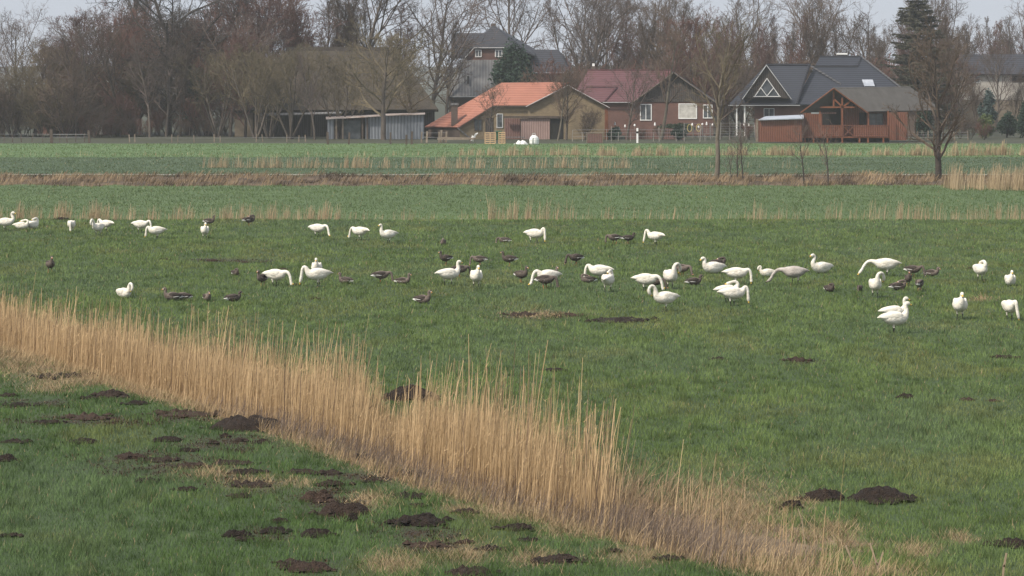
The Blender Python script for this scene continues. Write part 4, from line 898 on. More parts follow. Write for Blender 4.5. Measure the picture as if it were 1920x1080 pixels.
ringz = [(0, .42), (.12, .5), (.5, .52), (.75, .45), (.9, .3), (1.0, .14)]
for (z0, r0), (z1, r1) in zip(ringz[:-1], ringz[1:]):
    for k in range(14):
        a0, a1 = k * 2 * math.pi / 14, (k + 1) * 2 * math.pi / 14; wv = lambda a: 1 + .08 * math.sin(3 * a + 1)
        bag.poly([(r0 * wv(a0) * math.cos(a0), r0 * .8 * math.sin(a0), z0), (r0 * wv(a1) * math.cos(a1), r0 * .8 * math.sin(a1), z0), (r1 * wv(a1) * math.cos(a1), r1 * .8 * math.sin(a1), z1), (r1 * wv(a0) * math.cos(a0), r1 * .8 * math.sin(a0), z1)])
bag.build('bag_body', M['sack'], o, True)
lp = MB(); lp.bar((-.25, 0, .9), (-.1, 0, 1.2), .05); lp.bar((-.1, 0, 1.2), (.1, 0, 1.2), .05); lp.bar((.1, 0, 1.2), (.25, 0, .9), .05); lp.build('lifting_strap', M['grey_white'], o)
st = MB(); st.bar((-.12, -.44, .1), (-.1, -.40, .75), .07, .03); st.build('green_band', M['bin_green'], o)
o = thing('wheelie_bin', 'dark green wheelie bin against the barn wall', 'bin', gpt(935, 361))
mb = MB(); mb.extrude([(-.24, -.3, .06), (.24, -.3, .06), (.3, -.34, .95), (-.3, -.34, .95)], (0, .6, 0)); mb.build('bin_body', M['bin_green'], o)
mb = MB(); mb.slab([(-.33, -.4, .96), (.33, -.4, .96), (.33, .32, 1.06), (-.33, .32, 1.06)], .05); mb.build('lid', M['bin_green'], o)
for u in (-.26, .2): mb = MB(); mb.box((u, .2, 0), (u + .06, .4, .2)); mb.build('wheel', M['void'], o)
o = thing('crate', 'brown slatted wooden crate on the grass below the barn gable', 'crate', gpt(1115, 348))
for k in range(5): mb = MB(); mb.box((-.85, -.5, .05 + k * .2), (.85, -.46, .19 + k * .2)); mb.box((-.85, .46, .05 + k * .2), (.85, .5, .19 + k * .2)); mb.box((-.85, -.455, .05 + k * .2), (-.81, .455, .19 + k * .2)); mb.box((.81, -.455, .05 + k * .2), (.85, .455, .19 + k * .2)); mb.build('slat', M['brown_boards'], o)
for u in (-.88, .80):
    for v in (-.53, .46): mb = MB(); mb.box((u, v, 0), (u + .08, v + .08, 1.08)); mb.build('corner_post', M['weathered'], o)
mb = MB(); mb.box((-.9, -.56, 1.081), (.9, .56, 1.12)); mb.build('lid', M['weathered'], o)
o = thing('timber_pile', 'low pile of planks on trestles left of the pallets', 'planks', gpt(858, 348))
for k in range(4): mb = MB(); mb.bar((-2.2 + .2 * k, -.3 + .25 * k, .42 + .03 * k), (1.8 - .1 * k, -.25 + .2 * k, .45), .22, .06); mb.build('plank', M['weathered'], o)
for u in (-1.6, 1.3): mb = MB(); mb.box((u, -.4, 0), (u + .12, .6, .38)); mb.build('trestle', M['dark_wood'], o)
o = thing('white_chair', 'tipped white garden chair beside the barn window', 'chair', gpt(887, 352))
for n_, a, c2, w_ in [('leg', (-.25, 0, .1), (.3, 0, .95), .06), ('leg', (.0, .1, .05), (-.1, .1, .75), .06), ('backrest', (.1, .05, .6), (.5, .05, 1.0), .14), ('seat', (-.2, .05, .45), (.25, .05, .6), .2)]:
    mb = MB(); mb.bar(a, c2, w_, .12); mb.build(n_, M['white_paint'], o)
o = thing('bench', 'weathered low bench between the pallets and the bulk bag', 'bench', gpt(964, 350))
mb = MB(); mb.box((-1.2, -.2, .55), (1.2, .2, .62)); mb.build('seat', M['grey_sheet'], o)
for u in (-1.0, .9): mb = MB(); mb.box((u, -.18, 0), (u + .1, .18, .549)); mb.build('leg', M['dark_wood'], o)
o = thing('marker_post', 'white marker post with black band in front of the red roofed house', 'post', gpt(1195, 349))
mb = MB(); mb.box((-.1, -.1, 0), (.1, .1, 1.05)); mb.build('post', M['white_paint'], o); mb = MB(); mb.box((-.105, -.105, 1.05), (.105, .105, 1.28)); mb.build('black_band', M['void'], o); mb = MB(); mb.box((-.1, -.1, 1.28), (.1, .1, 1.62)); mb.build('cap', M['white_paint'], o)
# white ornaments and hose loops along the garden fence
for i, (px, py) in enumerate([(1153, 228), (1172, 232), (1190, 230), (1228, 229), (1298, 229), (1317, 228), (1325, 228), (1336, 230), (1395, 229), (1404, 231), (1161, 237), (1310, 233)]):
    d = 372; p = P(px, py + 7, d); h0 = p.z; o = thing('garden_ornament', 'small white ornament on a stake along the garden fence', 'ornament', (p.x, d, 0), 0, 'white ornaments along the garden fence')
    mb = MB(); mb.bar((0, 0, -.1), (0, 0, h0), .05); mb.build('stake', M['weathered'], o); mb = MB()
    for (z0, r0), (z1, r1) in zip([(h0, .04), (h0 + .05, .11), (h0 + .2, .10)], [(h0 + .05, .11), (h0 + .2, .10), (h0 + .42 - .07 * (i % 3), .03)]):
        for k in range(8):
            a0, a1 = k * math.pi / 4, (k + 1) * math.pi / 4
            mb.poly([(r0 * math.cos(a0), r0 * math.sin(a0), z0), (r0 * math.cos(a1), r0 * math.sin(a1), z0), (r1 * math.cos(a1), r1 * math.sin(a1), z1), (r1 * math.cos(a0), r1 * math.sin(a0), z1)])
    mb.build('figure', M['white_paint'], o, True)
def hose(px, py, d, lb):
    c = P(px, py, d); mb = MB(c); r0 = .42
    for k in range(16):
        a0, a1 = k * math.pi / 8, (k + 1) * math.pi / 8; mb.bar(c + Vector((.6 * r0 * math.cos(a0), .05, r0 * math.sin(a0))), c + Vector((.6 * r0 * math.cos(a1), .05, r0 * math.sin(a1))), .10)
    o = mb.build('hose_coil', M['hose']); o.location = c; tag(o, lb, 'hose', 'yellow hose coils on the garden fence')
hose(1293, 240, 363.6, 'yellow hose coil on the garden fence, left of the two'); hose(1310, 239.5, 363.6, 'yellow hose coil on the garden fence, right of the two')

# fences
def fence(label, cat, pxs, d, h, wires, mp='weathered', r=.055, name='wire_fence', hv=.25, grp=None):
    rs = np.random.RandomState(len(pxs) * 7 + int(d)); o = thing(name, label, cat, gpt(pxs[0], d)); tops = []
    for px in pxs:
        p = gpt(px, d + rs.rand() * .3); hh = h * (1 + hv * (rs.rand() - .5)); mb = MB(org(o)); lx = .06 * rs.randn()
        mb.bar(p - Vector((0, 0, .1)), p + Vector((lx, 0, hh)), r * 2 * (.8 + .5 * rs.rand())); mb.build('post', M[mp], o); tops.append((p, hh))
    for f in wires:
        mb = MB(org(o))
        for (a, ha), (b_, hb) in zip(tops[:-1], tops[1:]): mb.bar(a + Vector((0, -.06, h * f)), b_ + Vector((0, -.06, h * f)), .025)
        mb.build('wire', M['wire'], o)
    return o
fence('grey post and rail fence in front of the thicket at far left', 'fence', [-40, 8, 24, 40, 60, 80, 96, 112, 126, 142, 158], 350, 1.0, (.5, .9), 'dark_wood', .04)
fence('thick old gate post pair at the right end of the left fence', 'gate posts', [97, 168], 346, 1.35, (.5, .7), 'dark_wood', .13, 'gate_posts')
fence('row of short pale fence posts along the meadow below the left trees', 'fence', [243, 253, 322, 333, 364, 402, 413, 480, 493, 538, 560, 573], 351, .8, (.6,), 'weathered', .045)
fence('row of dark stout posts before the corrugated shed', 'fence', [615, 654, 732, 762, 772], 341, 1.2, (), 'dark_wood', .10, 'wire_fence', .4)
fence('low rail fence with slanted struts between shed and barn', 'fence', [790, 800, 823, 826, 836], 349, 1.25, (.45, .85), 'weathered', .08)
fence('thin wire fence across the lawn below the red roofed house', 'fence', [1073, 1092, 1137, 1146, 1159, 1182, 1225, 1236, 1268, 1283, 1312, 1322, 1345], 355, 1.35, (.4, .7, .95), 'concrete', .035, hv=.7)
fence('tall grey mesh fence between the red roofed house and the cabin', 'fence', [1283, 1300, 1318, 1332, 1350, 1368, 1386, 1400, 1416], 364, 1.9, (.2, .35, .5, .65, .8, .98), 'concrete', .05)
fence('grey plank fence at the foot of the spruce right of the cabin', 'fence', [1670, 1690, 1700, 1720, 1740, 1760, 1790, 1815], 362, 1.0, (.3, .6, .9), 'weathered', .06)
for (x0, x1, y0, lb) in [(1226, 1282, 240, 'rust brown board fence panel below the red roofed house'), (1172, 1224, 242, 'brown low board panel beside the white marker post')]:
    o = thing('board_fence', lb, 'fence', gpt((x0 + x1) / 2, 366))
    for k in range(6): mb = MB(org(o)); a = P(x0 + (x1 - x0) * k / 6 + .3, 264, 366); c2 = P(x0 + (x1 - x0) * (k + 1) / 6 - .3, y0 + (k % 2), 366); mb.box((a.x, 366, -.1), (c2.x, 366.05, c2.z)); mb.build('plank', M['brown_boards'], o)

# snapped pale stalks in the lower right corner
for i, (px, py, pts, lb) in enumerate([(1600, 1080, [(-.12, .45), (-.02, .25), (.06, 0)], 'snapped pale stalk leaning left, leftmost at the bottom edge'), (1648, 1082, [(-.14, .5), (-.03, .2), (0, 0)], 'forked pale snapped stalk in the middle of the bottom right edge'),
        (1880, 1084, [(.06, .38), (.02, .2), (0, 0)], 'single pale stump of a stalk at the bottom right corner'), (1507, 1075, [(-.09, 1.0), (-.03, .85), (.03, .4), (.02, 0)], 'tall thin bent dry stalk right of the collapsed reeds')]):
    d = dist(py); p = gpt(px, d); o = thing('broken_stalk', lb, 'stalk', p, 0, 'broken stalks at the lower right')
    mb = MB(); t_ = .014 if len(pts) > 3 else .028
    for (x0, z0), (x1, z1) in zip(pts[:-1], pts[1:]): mb.bar((x0, 0, z0), (x1, 0, z1 - .04), t_)
    mb.build('stem', M['stalk'], o)
    if i == 1: mb = MB(); mb.bar((-.01, 0, .15), (.07, .03, .36), .024); mb.build('fork', M['stalk'], o)
# ------------------------------------------------------------------ trees
def seg_mesh(name, S_, sides):
    S_ = np.asarray(S_, float); n = len(S_); p0, p1, r0, r1 = S_[:, 0:3], S_[:, 3:6], S_[:, 6], S_[:, 7]
    T = p1 - p0; T /= np.linalg.norm(T, axis=1)[:, None] + 1e-9
    ref = np.where(np.abs(T[:, 2:3]) > .9, np.array([[1., 0, 0]]), np.array([[0, 0, 1.]])); U = np.cross(T, ref); U /= np.linalg.norm(U, axis=1)[:, None] + 1e-9; W = np.cross(T, U)
    a = np.arange(sides) * 2 * np.pi / sides; cs, sn = np.cos(a), np.sin(a)
    ring = U[:, None, :] * cs[None, :, None] + W[:, None, :] * sn[None, :, None]
    V = np.concatenate([p0[:, None, :] + ring * r0[:, None, None], p1[:, None, :] + ring * r1[:, None, None]], 1).reshape(-1, 3)
    j = np.arange(sides); q = np.stack([j, (j + 1) % sides, (j + 1) % sides + sides, j + sides], 1)
    F = (np.arange(n)[:, None, None] * 2 * sides + q[None]).reshape(-1, 4)
    return np_mesh(name, V, F, sides > 3)
def nrm(v): return v / (math.sqrt(v[0] * v[0] + v[1] * v[1] + v[2] * v[2]) + 1e-9)
def grow(seed, H, r0, n=(14, 8, 6, 4), ang=(50, 45, 42, 40), ratio=(.5, .5, .5, .5), up=(.02, .10, .08, .05), wander=(.05, .12, .15, .18), start=.25, shape='round', lean=(0, 0), twig=.016, stems=1, spread=.3, nseg=(9, 5, 3, 2), droop=0.0):
    rs = np.random.RandomState(seed); trunk, crown = [], []
    def branch(p, d, L, r, lv, out):
        ns = nseg[min(lv, len(nseg) - 1)] if lv < len(n) else 2; pts = [(p, r, d)]; taper = .25 if lv == 0 else .45
        for i in range(ns):
            d = nrm(d + rs.randn(3) * wander[min(lv, 3)] + np.array([0, 0, up[min(lv, 3)] - (droop if lv >= 2 else 0)])); q = p + d * L / ns
            r1 = max(r * (1 - (i + 1) / ns * (1 - taper)), twig * .55)
            ri = max(r * (1 - i / ns * (1 - taper)), twig * .6); out.append((*p, *q, ri, r1)); p = q; pts.append((p, r1, d))
        if lv >= len(n): return
        k = n[lv]
        for c in range(k):
            s0 = start if lv == 0 else .22; f = s0 + (1 - s0) * (c + rs.rand()) / k; u = f * ns; i = min(int(u), ns - 1); fr = u - i
            pp = pts[i][0] * (1 - fr) + pts[i + 1][0] * fr; rr = pts[i][1] * (1 - fr) + pts[i + 1][1] * fr; dd = pts[i + 1][2]
            az = rs.rand() * 2 * math.pi if lv else c * 2.4 + rs.rand(); a = math.radians(ang[lv] * (.75 + .5 * rs.rand())) * (1 - .35 * f if lv == 0 else 1)
            x = nrm(np.cross(dd, [0.3, 0.9, 0.2])); y = np.cross(dd, x); nd = nrm(dd * math.cos(a) + (x * math.cos(az) + y * math.sin(az)) * math.sin(a))
            if lv == 0:
                g = (f - start) / (1 - start); sh = {'round': .55 + .75 * math.sin(math.pi * min(1, g * .85 + .12)), 'up': .6 + .5 * (1 - g), 'cone': 1.25 - 1.0 * g, 'top': .45 + 1.0 * g}[shape]
                l2 = H * ratio[0] * sh * (.75 + .5 * rs.rand())
                if shape in ('round', 'up'): l2 *= 1 - .35 * max(0, g - .6) / .4
            else: l2 = L * ratio[lv] * (1.15 - .6 * f) * (.7 + .6 * rs.rand())
            branch(pp, nd, l2, max(rr * (.55 if lv == 0 else .6), twig), lv + 1, crown)
    for s_ in range(stems):
        az = rs.rand() * 6.28; sp = spread if stems > 1 else 0
        d0 = nrm(np.array([lean[0] + sp * math.cos(az), lean[1] + sp * math.sin(az), 1.0])); branch(np.array([.25 * sp * math.cos(az), .25 * sp * math.sin(az), -.1]), d0, H * (1 if s_ == 0 else .75 + .25 * rs.rand()), r0 * (1 if stems == 1 else .7), 0, trunk)
    return trunk, crown
TM = {}
def tree_kind(key, bark, twigm, name='bare_tree', **kw):
    tr, cr = grow(**kw); a, b_ = seg_mesh(key + '_trunk', tr, 7), seg_mesh(key + '_crown', cr, 3)
    a.materials.append(M[bark]); b_.materials.append(M[twigm]); TM[key] = (a, b_, name, kw['H'])
def plant_tree(key, label, px, d, H, group=None, rz=0.0, cat='tree', sx=1.0):
    a, b_, name, H0 = TM[key]; x = (px - 960) / FPX * d
    o = thing(name, label, cat, (x, d, gzf(x, d)), rz, group); s = H / H0; o.scale = (s * sx, s * sx, s)
    for nm, me in (('trunk', a), ('crown', b_)):
        c = bpy.data.objects.new(nm, me); COL.objects.link(c); c.parent = o
    return o
tree_kind('round1', 'bark_grey', 'twig_grey', seed=1, H=14, r0=.30, n=(15, 8, 6, 4), start=.22, ratio=(.46, .5, .5, .5))
tree_kind('round2', 'bark_grey', 'twig_brown', seed=2, H=14, r0=.32, n=(16, 8, 6, 4), start=.2, ratio=(.48, .5, .5, .5), up=(.02, .14, .1, .06))
tree_kind('red1', 'bark_dark', 'twig_red', seed=3, H=12, r0=.22, n=(22, 8, 6, 5), start=.12, ratio=(.42, .5, .5, .5), ang=(48, 42, 40, 40), twig=.018)
tree_kind('red2', 'bark_dark', 'twig_red', seed=4, H=12, r0=.22, n=(20, 9, 6, 5), start=.15, ratio=(.46, .5, .5, .5), stems=2, twig=.018)
tree_kind('dome', 'bark_grey', 'twig_olive', seed=5, H=10, r0=.32, n=(16, 8, 6, 4), start=.22, ratio=(.5, .5, .5, .5), ang=(60, 45, 45, 45), up=(0, .06, .05, .02), twig=.02)
tree_kind('tall1', 'bark_grey', 'twig_grey', seed=6, H=19, r0=.26, n=(20, 7, 5, 4), start=.25, ratio=(.26, .45, .5, .5), ang=(38, 38, 40, 40), up=(.03, .2, .12, .08), shape='up')
tree_kind('tall2', 'bark_grey', 'twig_brown', seed=7, H=19, r0=.28, n=(22, 7, 5, 4), start=.2, ratio=(.24, .5, .5, .5), ang=(32, 36, 40, 40), up=(.03, .24, .14, .08), shape='up', stems=2, spread=.12)
tree_kind('tall3', 'bark_grey', 'twig_red', seed=8, H=18, r0=.24, n=(24, 7, 5, 4), start=.18, ratio=(.22, .48, .5, .5), ang=(34, 36, 40, 40), up=(.03, .22, .14, .08), shape='up', stems=3, spread=.14)
tree_kind('dark1', 'bark_dark', 'bark_dark', seed=9, H=19, r0=.42, n=(17, 8, 6, 4), start=.2, ratio=(.36, .5, .5, .5), ang=(62, 50, 48, 48), wander=(.09, .22, .25, .25), up=(.03, .02, .03, .02), twig=.024)
tree_kind('multi', 'bark_grey', 'twig_olive', seed=10, H=9, r0=.2, n=(9, 6, 5, 3), start=.3, ratio=(.36, .5, .5, .5), stems=5, spread=.42, up=(.04, .12, .1, .06))
tree_kind('shrub1', 'bark_dark', 'twig_olive', 'bare_shrub', seed=11, H=5.5, r0=.07, n=(8, 5, 4), ang=(36, 38, 40), ratio=(.38, .5, .5), start=.1, stems=8, spread=.45, nseg=(5, 4, 2), twig=.024)
tree_kind('shrub2', 'bark_dark', 'twig_brown', 'bare_shrub', seed=12, H=5.5, r0=.07, n=(8, 5, 4), ang=(36, 38, 40), ratio=(.4, .5, .5), start=.1, stems=8, spread=.55, nseg=(5, 4, 2), twig=.024)
tree_kind('shrub3', 'bark_dark', 'twig_red', 'bare_shrub', seed=13, H=5.5, r0=.07, n=(8, 5, 4), ang=(36, 38, 40), ratio=(.4, .5, .5), start=.1, stems=8, spread=.5, nseg=(5, 4, 2), twig=.024)
tree_kind('lichen', 'bark_pale', 'twig_lichen', seed=19, H=10.4, r0=.21, n=(11, 6, 5, 4), start=.36, ratio=(.42, .46, .5, .5), ang=(50, 42, 40, 40), lean=(.13, 0), up=(.02, .12, .1, .06), wander=(.06, .1, .14, .16), twig=.013)
tree_kind('lone', 'bark_dark', 'twig_lone', seed=23, H=9.6, r0=.27, n=(20, 7, 5, 4), start=.12, ratio=(.40, .46, .5, .5), ang=(52, 42, 42, 42), up=(.02, .2, .12, .08), twig=.014)
tree_kind('sapling', 'bark_dark', 'twig_grey', 'sapling', seed=25, H=3.6, r0=.06, n=(9, 5, 3), ang=(42, 38, 36), ratio=(.4, .45, .5), start=.25, nseg=(6, 4, 2), twig=.010, up=(.02, .14, .1, .08))
tree_kind('sapling2', 'bark_dark', 'twig_grey', 'sapling', seed=26, H=3.2, r0=.055, n=(10, 5, 3), ang=(45, 38, 36), ratio=(.45, .45, .5), start=.3, nseg=(6, 4, 2), twig=.010, lean=(-.04, 0), up=(.02, .1, .1, .08))
tree_kind('small', 'bark_dark', 'twig_brown', seed=27, H=5.5, r0=.11, n=(12, 7, 5, 3), start=.3, ratio=(.46, .5, .5, .5), twig=.014)
tree_kind('leaner', 'bark_pale', 'twig_brown', seed=28, H=10, r0=.18, n=(14, 7, 5, 4), start=.3, ratio=(.34, .5, .5, .5), lean=(.28, 0), up=(.05, .14, .1, .06), twig=.014)

BASE = 258
# the lone field trees
D0 = dist(338)
plant_tree('lichen', 'slender pale tree with lichen covered branches and leaning trunk, alone before the bungalow', 1343, D0, 9.9)
plant_tree('lone', 'bushy bare tree with dark short trunk standing alone on the ditch bank at right', 1760, D0, 9.0, rz=.6)
for i, (k, px, py, h, lb) in enumerate([('sapling', 1372, 339, 2.4, 'thin bare sapling just right of the leaning lichen tree'), ('sapling', 1384, 339, 3.1, 'taller bare sapling, second right of the leaning lichen tree'), ('sapling2', 1393, 339, 3.4, 'third and tallest sapling right of the leaning lichen tree'),
        ('sapling2', 1507, 345, 3.6, 'bare sapling on the ditch bank in front of the cabin deck, left of two'), ('sapling', 1553, 345, 3.7, 'bare sapling on the ditch bank in front of the cabin deck, right of two')]):
    plant_tree(k, lb, px, dist(py), h, 'saplings on the ditch bank', i * 1.3, 'sapling')
# left wood: key, px, d, H, label
LEFT = [('round1', 40, 455, 13.5, 'pale bare round tree standing free against the sky at far left', 0), ('tall1', 212, 440, 21, 'thin tall pale tree rising out of frame, left of the bigger forked one', 0), ('tall2', 262, 436, 22, 'tall pale forked tree rising out of frame above the red brown crowns', 1.2),
 ('red1', 160, 392, 13.6, 'dense red brown tree, the leftmost of the big left group', 0), ('red2', 196, 398, 14.2, 'dense red brown tree, second of the big left group, behind the brick house', 1), ('red2', 128, 397, 10.5, 'lower red brown tree at the left end of the big group', 2.2), ('red1', 242, 396, 12.5, 'dark brown tree right of the pale bargeboard', 2.5),
 ('dark1', 392, 384, 21.5, 'big dark twisted tree with black limbs rising out of frame', 0), ('dark1', 318, 388, 14.8, 'dark gnarled tree left of the tallest dark twisted tree', 2.0), ('dark1', 352, 392, 18.0, 'dark broken limbed tree with ivy, between two dark twisted ones', 4.1),
 ('red1', 452, 396, 17.8, 'tall russet domed tree above the thatched roof left end', .7), ('red2', 505, 398, 16.6, 'russet tree right of the tall domed one', 1.9), ('red1', 540, 402, 14.4, 'dark russet tree behind the left ridge end of the thatched roof', 3.1), ('red2', 425, 393, 13.0, 'dark brown bushy tree left of the thatched roof', 4.0),
 ('tall1', 572, 412, 19.5, 'tall grey tree rising above the ridge of the thatched roof, leftmost of the row', 2), ('tall2', 604, 410, 21.0, 'tall forked grey tree above the ridge, second of the row', .4), ('tall3', 640, 414, 20.0, 'many stemmed tall tree above the ridge, third of the row', 1.5), ('round2', 668, 412, 19.5, 'broad tall tree above the ridge, fourth of the row', 2.6), ('tall2', 700, 413, 19.3, 'tall tree above the right ridge end, fifth of the row', 3.3), ('tall3', 736, 416, 16.5, 'smaller tall tree right of the thatched ridge', .5),
 ('round1', 806, 418, 17.8, 'broad bare tree left of the slate roofed farmhouse', 2.0), ('round2', 838, 424, 12.5, 'lower bare tree touching the left wall of the farmhouse', 4.0), ('round1', 940, 462, 19.4, 'wide bare tree directly behind the farmhouse roof', 3.0),
 ('tall1', 590, 363, 9.5, 'slim front tree with pale trunk before the thatched barn', 3.0), ('dome', 719, 362, 10.4, 'round crowned bare tree in front of the corrugated shed', 0), ('multi', 545, 367, 9.6, 'many stemmed olive tree before the dark open barn', 0), ('multi', 480, 369, 9.0, 'many stemmed olive tree left of the other one, before the tan wall', 1.8), ('multi', 640, 370, 8.6, 'low spreading many stemmed tree just left of the corrugated shed', 3.4),
 ('multi', 505, 373, 9.8, 'leaning many stemmed tree close to the dark open barn doors', 4.4), ('red1', 460, 377, 10.5, 'reddish twiggy tree at the left eave of the thatched roof', 5.1),
 ('red2', 300, 390, 10.8, 'red brown tree below the gnarled dark tree', 3.7), ('red1', 262, 389, 9.6, 'low red brown tree covering the pale bargeboard foot', 4.6), ('red1', 350, 396, 12.2, 'red brown tree filling the gap behind the ivy', 5.5), ('red2', 395, 398, 12.8, 'brown tree filling the gap under the tallest dark tree', 2.7), ('dome', 770, 372, 8.6, 'brownish round tree between the shed and the orange barn', 2.4)]
for i, (k, px, d, H, lb, rz) in enumerate(LEFT): plant_tree(k, lb, px, d, H * (.95 if d > 390 else 1), 'bare trees around the old farm', rz)
# trees around the houses
for (k, px, d, H, lb, rz) in [('small', 917, 361, 5.0, 'small bare tree in front of the orange roof', 0), ('leaner', 1046, 360, 7.0, 'bare forked tree in front of the barn gable', 0), ('round2', 1062, 362, 6.6, 'bare tree just right of the forked one before the barn gable', 1.4), ('shrub2', 1097, 361, 3.2, 'dark bare bush against the barn gable', 0),
   ('leaner', 1239, 361, 11.5, 'tall thin tree with leaning pale trunk before the red roofed house', .0), ('round1', 1176, 360, 7.0, 'small bare tree at the corner of the red roofed house', 2.2), ('round2', 1345, 372, 9.2, 'dense brown bare tree between the red roofed house and the bungalow', 3.0), ('red1', 1300, 394, 12.5, 'red brown tree right behind the wide timber gable', .3), ('small', 1003, 372, 6.0, 'thin bare tree over the right part of the orange roof', 2.0)]:
    plant_tree(k, lb, px, d, H, 'bare garden trees', rz, 'bush' if k.startswith('shrub') else 'tree')
# wood behind the houses
rs = np.random.RandomState(77); WL = 'tall thin bare tree in the dense brown wood behind the houses'
keys = ['tall1', 'tall2', 'tall3', 'round2', 'tall3', 'tall2']
for i, px in enumerate(np.linspace(1058, 2010, 60)):
    row = i % 3; d = (436, 462, 492)[row] + 8 * rs.rand(); k = keys[rs.randint(len(keys))]
    top = 34 + 22 * fbm(np.array([px / 70.0]), np.array([.5]), 2)[0] + 24 * (rs.rand() - .5)
    if px < 1150: k = 'round1' if i % 2 else 'tall1'; top = 8 + 20 * rs.rand()
    if 1560 < px < 1680: top += 8
    H = CAMH - (top - HOR) * d / FPX
    plant_tree(k, WL, px + 9 * (rs.rand() - .5), d, H, 'trees of the wood behind the houses', rs.rand() * 6.28)
UL = 'brown undergrowth shrub at the foot of the wood behind the houses'
for i, px in enumerate(np.linspace(1040, 2010, 40)):
    plant_tree(['shrub2', 'shrub3'][i % 2], UL, px + 10 * rs.rand(), (424 if px < 1770 else 446) + 10 * rs.rand(), 5.5 + 3.5 * rs.rand(), 'undergrowth of the wood', rs.rand() * 6.28, 'shrub')
TL = 'dark bare shrub in the thicket under the left trees'
for i, (px, h, k) in enumerate([(-20, 9.5, 'round1'), (22, 8.2, 'multi'), (66, 9.0, 'round2'), (98, 10.2, 'multi'), (142, 9.8, 'tall2'), (176, 11.2, 'round1'), (222, 10.6, 'round2'), (248, 8.6, 'multi'), (281, 11.4, 'tall1'), (312, 9.0, 'round1'), (338, 11.0, 'tall2'), (372, 10.0, 'round2'), (408, 9.6, 'multi'), (432, 11.2, 'round1')]):
    plant_tree(k, 'slim bare tree with visible stems among the dark shrubs of the left thicket', px, 376 + 3 * (i % 4), h, 'slim trees of the left thicket', i * 1.1)
for i in range(44):
    px = -50 + 13.2 * i + 8 * rs.rand(); h = (4.6 if px < 130 else 3.6) * (.45 + 1.0 * rs.rand())
    if 430 < px < 480: continue
    plant_tree((['shrub1', 'shrub2'] if px < 140 else ['shrub3', 'shrub2'])[i % 2], TL, px, (372 if px < 260 else 378) + 12 * rs.rand() if px < 430 else 396 + 12 * rs.rand(), h, 'shrubs of the left thicket', rs.rand() * 6.28, 'shrub')
for i, (px, h, k) in enumerate([(1806, 9.5, 'round2'), (1832, 8.0, 'tall2'), (1868, 9.0, 'round1'), (1902, 8.4, 'tall2')]):
    plant_tree(k, 'bare tree veiling the pale plastered house at the right', px, 404 + 4 * i, h, 'trees before the pale house', i * 1.7)
EL = 'low brown bush by the fences below the cabin'
for (px, d, h) in [(1350, 365, 1.7), (1372, 365, 2.0), (1405, 364, 1.8), (1452, 356, 1.6), (1478, 356, 1.5), (1240, 364, 1.4), (1200, 366, 1.2), (1820, 366, 2.4), (1800, 368, 2.0), (1845, 362, 1.8)]:
    plant_tree(['shrub2', 'shrub3'][int(px) % 2], EL, px, d, h, 'low bushes by the fences', rs.rand() * 6.28, 'bush')

# evergreens
def leaf_cloud(name, label, cat, px, d, W, H, n, size, m, seed, z0=.1, cone=.0, clumps=26):
    rs = np.random.RandomState(seed); x = (px - 960) / FPX * d; o = thing(name, label, cat, (x, d, gzf(x, d)))
    cc = []
    while len(cc) < clumps:
        v = rs.rand(3) * 2 - 1
        if v[0] ** 2 + v[1] ** 2 + v[2] ** 2 < 1 and (v ** 2).sum() > .25: cc.append(v)
    cc = np.array(cc); i = rs.randint(0, clumps, n); p = cc[i] * .82 + rs.randn(n, 3) * .13
    p = p[(np.abs(p) < 1.15).all(1)]; n = len(p); zz = (p[:, 2] + 1) / 2; tp = 1 - cone * np.clip(zz, 0, 1)
    c = np.stack([p[:, 0] * W / 2 * tp, p[:, 1] * W / 2 * tp, z0 + np.clip(zz, 0, 1.1) * (H - z0)], 1)
    u = rs.randn(n, 3); u /= np.linalg.norm(u, axis=1)[:, None]; w = np.cross(u, rs.randn(n, 3)); w /= np.linalg.norm(w, axis=1)[:, None]; s = (size * (.6 + .8 * rs.rand(n)))[:, None]
    V = np.stack([c - u * s, c + w * s * .5, c + u * s, c - w * s * .5], 1).reshape(-1, 3); F = np.arange(4 * n).reshape(-1, 4)
    link_mesh('foliage', np_mesh('foliage', V, F), M[m], o)
    S_ = [(0, 0, -.1, 0, 0, H * .5, .12, .08)] + [(0, 0, H * .15 + H * .3 * rs.rand(), *(cc[k] * np.array([W * .35, W * .35, 0]) + np.array([0, 0, z0 + (cc[k][2] + 1) / 2 * (H - z0)])), .05, .02) for k in range(clumps)]
    link_mesh('trunk', seg_mesh('trunk', S_, 5), M['bark_dark'], o); return o
leaf_cloud('yew', 'dark green rounded evergreen tree in front of the farmhouse', 'evergreen', 962, 398, 7.4, 11.3, 20000, .20, 'needle', 1, .3, .36, 80)
leaf_cloud('evergreen_shrub', 'dark green conical shrub right of the cabin', 'evergreen', 1732, 366, 2.6, 4.7, 6000, .14, 'needle', 2, .1, .6, 34)
leaf_cloud('evergreen_shrub', 'lit yellow green leafy bush at right', 'bush', 1849, 372, 2.6, 3.0, 5000, .12, 'leaf_bush', 3, .05, .2, 30)
leaf_cloud('evergreen_shrub', 'blue green conifer above the lit leafy bush', 'evergreen', 1851, 384, 3.2, 5.6, 6000, .13, 'needle_blue', 4, .8, .5, 34)
leaf_cloud('evergreen_shrub', 'dark hedge bush right of the lit leafy bush', 'bush', 1888, 374, 2.6, 3.0, 5000, .14, 'needle', 5, .05, .2, 30)
leaf_cloud('evergreen_shrub', 'dark round bush cut by the right edge of the photo', 'bush', 1924, 372, 2.6, 4.6, 6000, .14, 'needle', 6, .05, .2, 34)
leaf_cloud('evergreen_shrub', 'dark green bush at the right corner of the yellow barn', 'bush', 1152, 363, 2.0, 1.5, 3000, .12, 'needle', 7, .05, .2, 20)
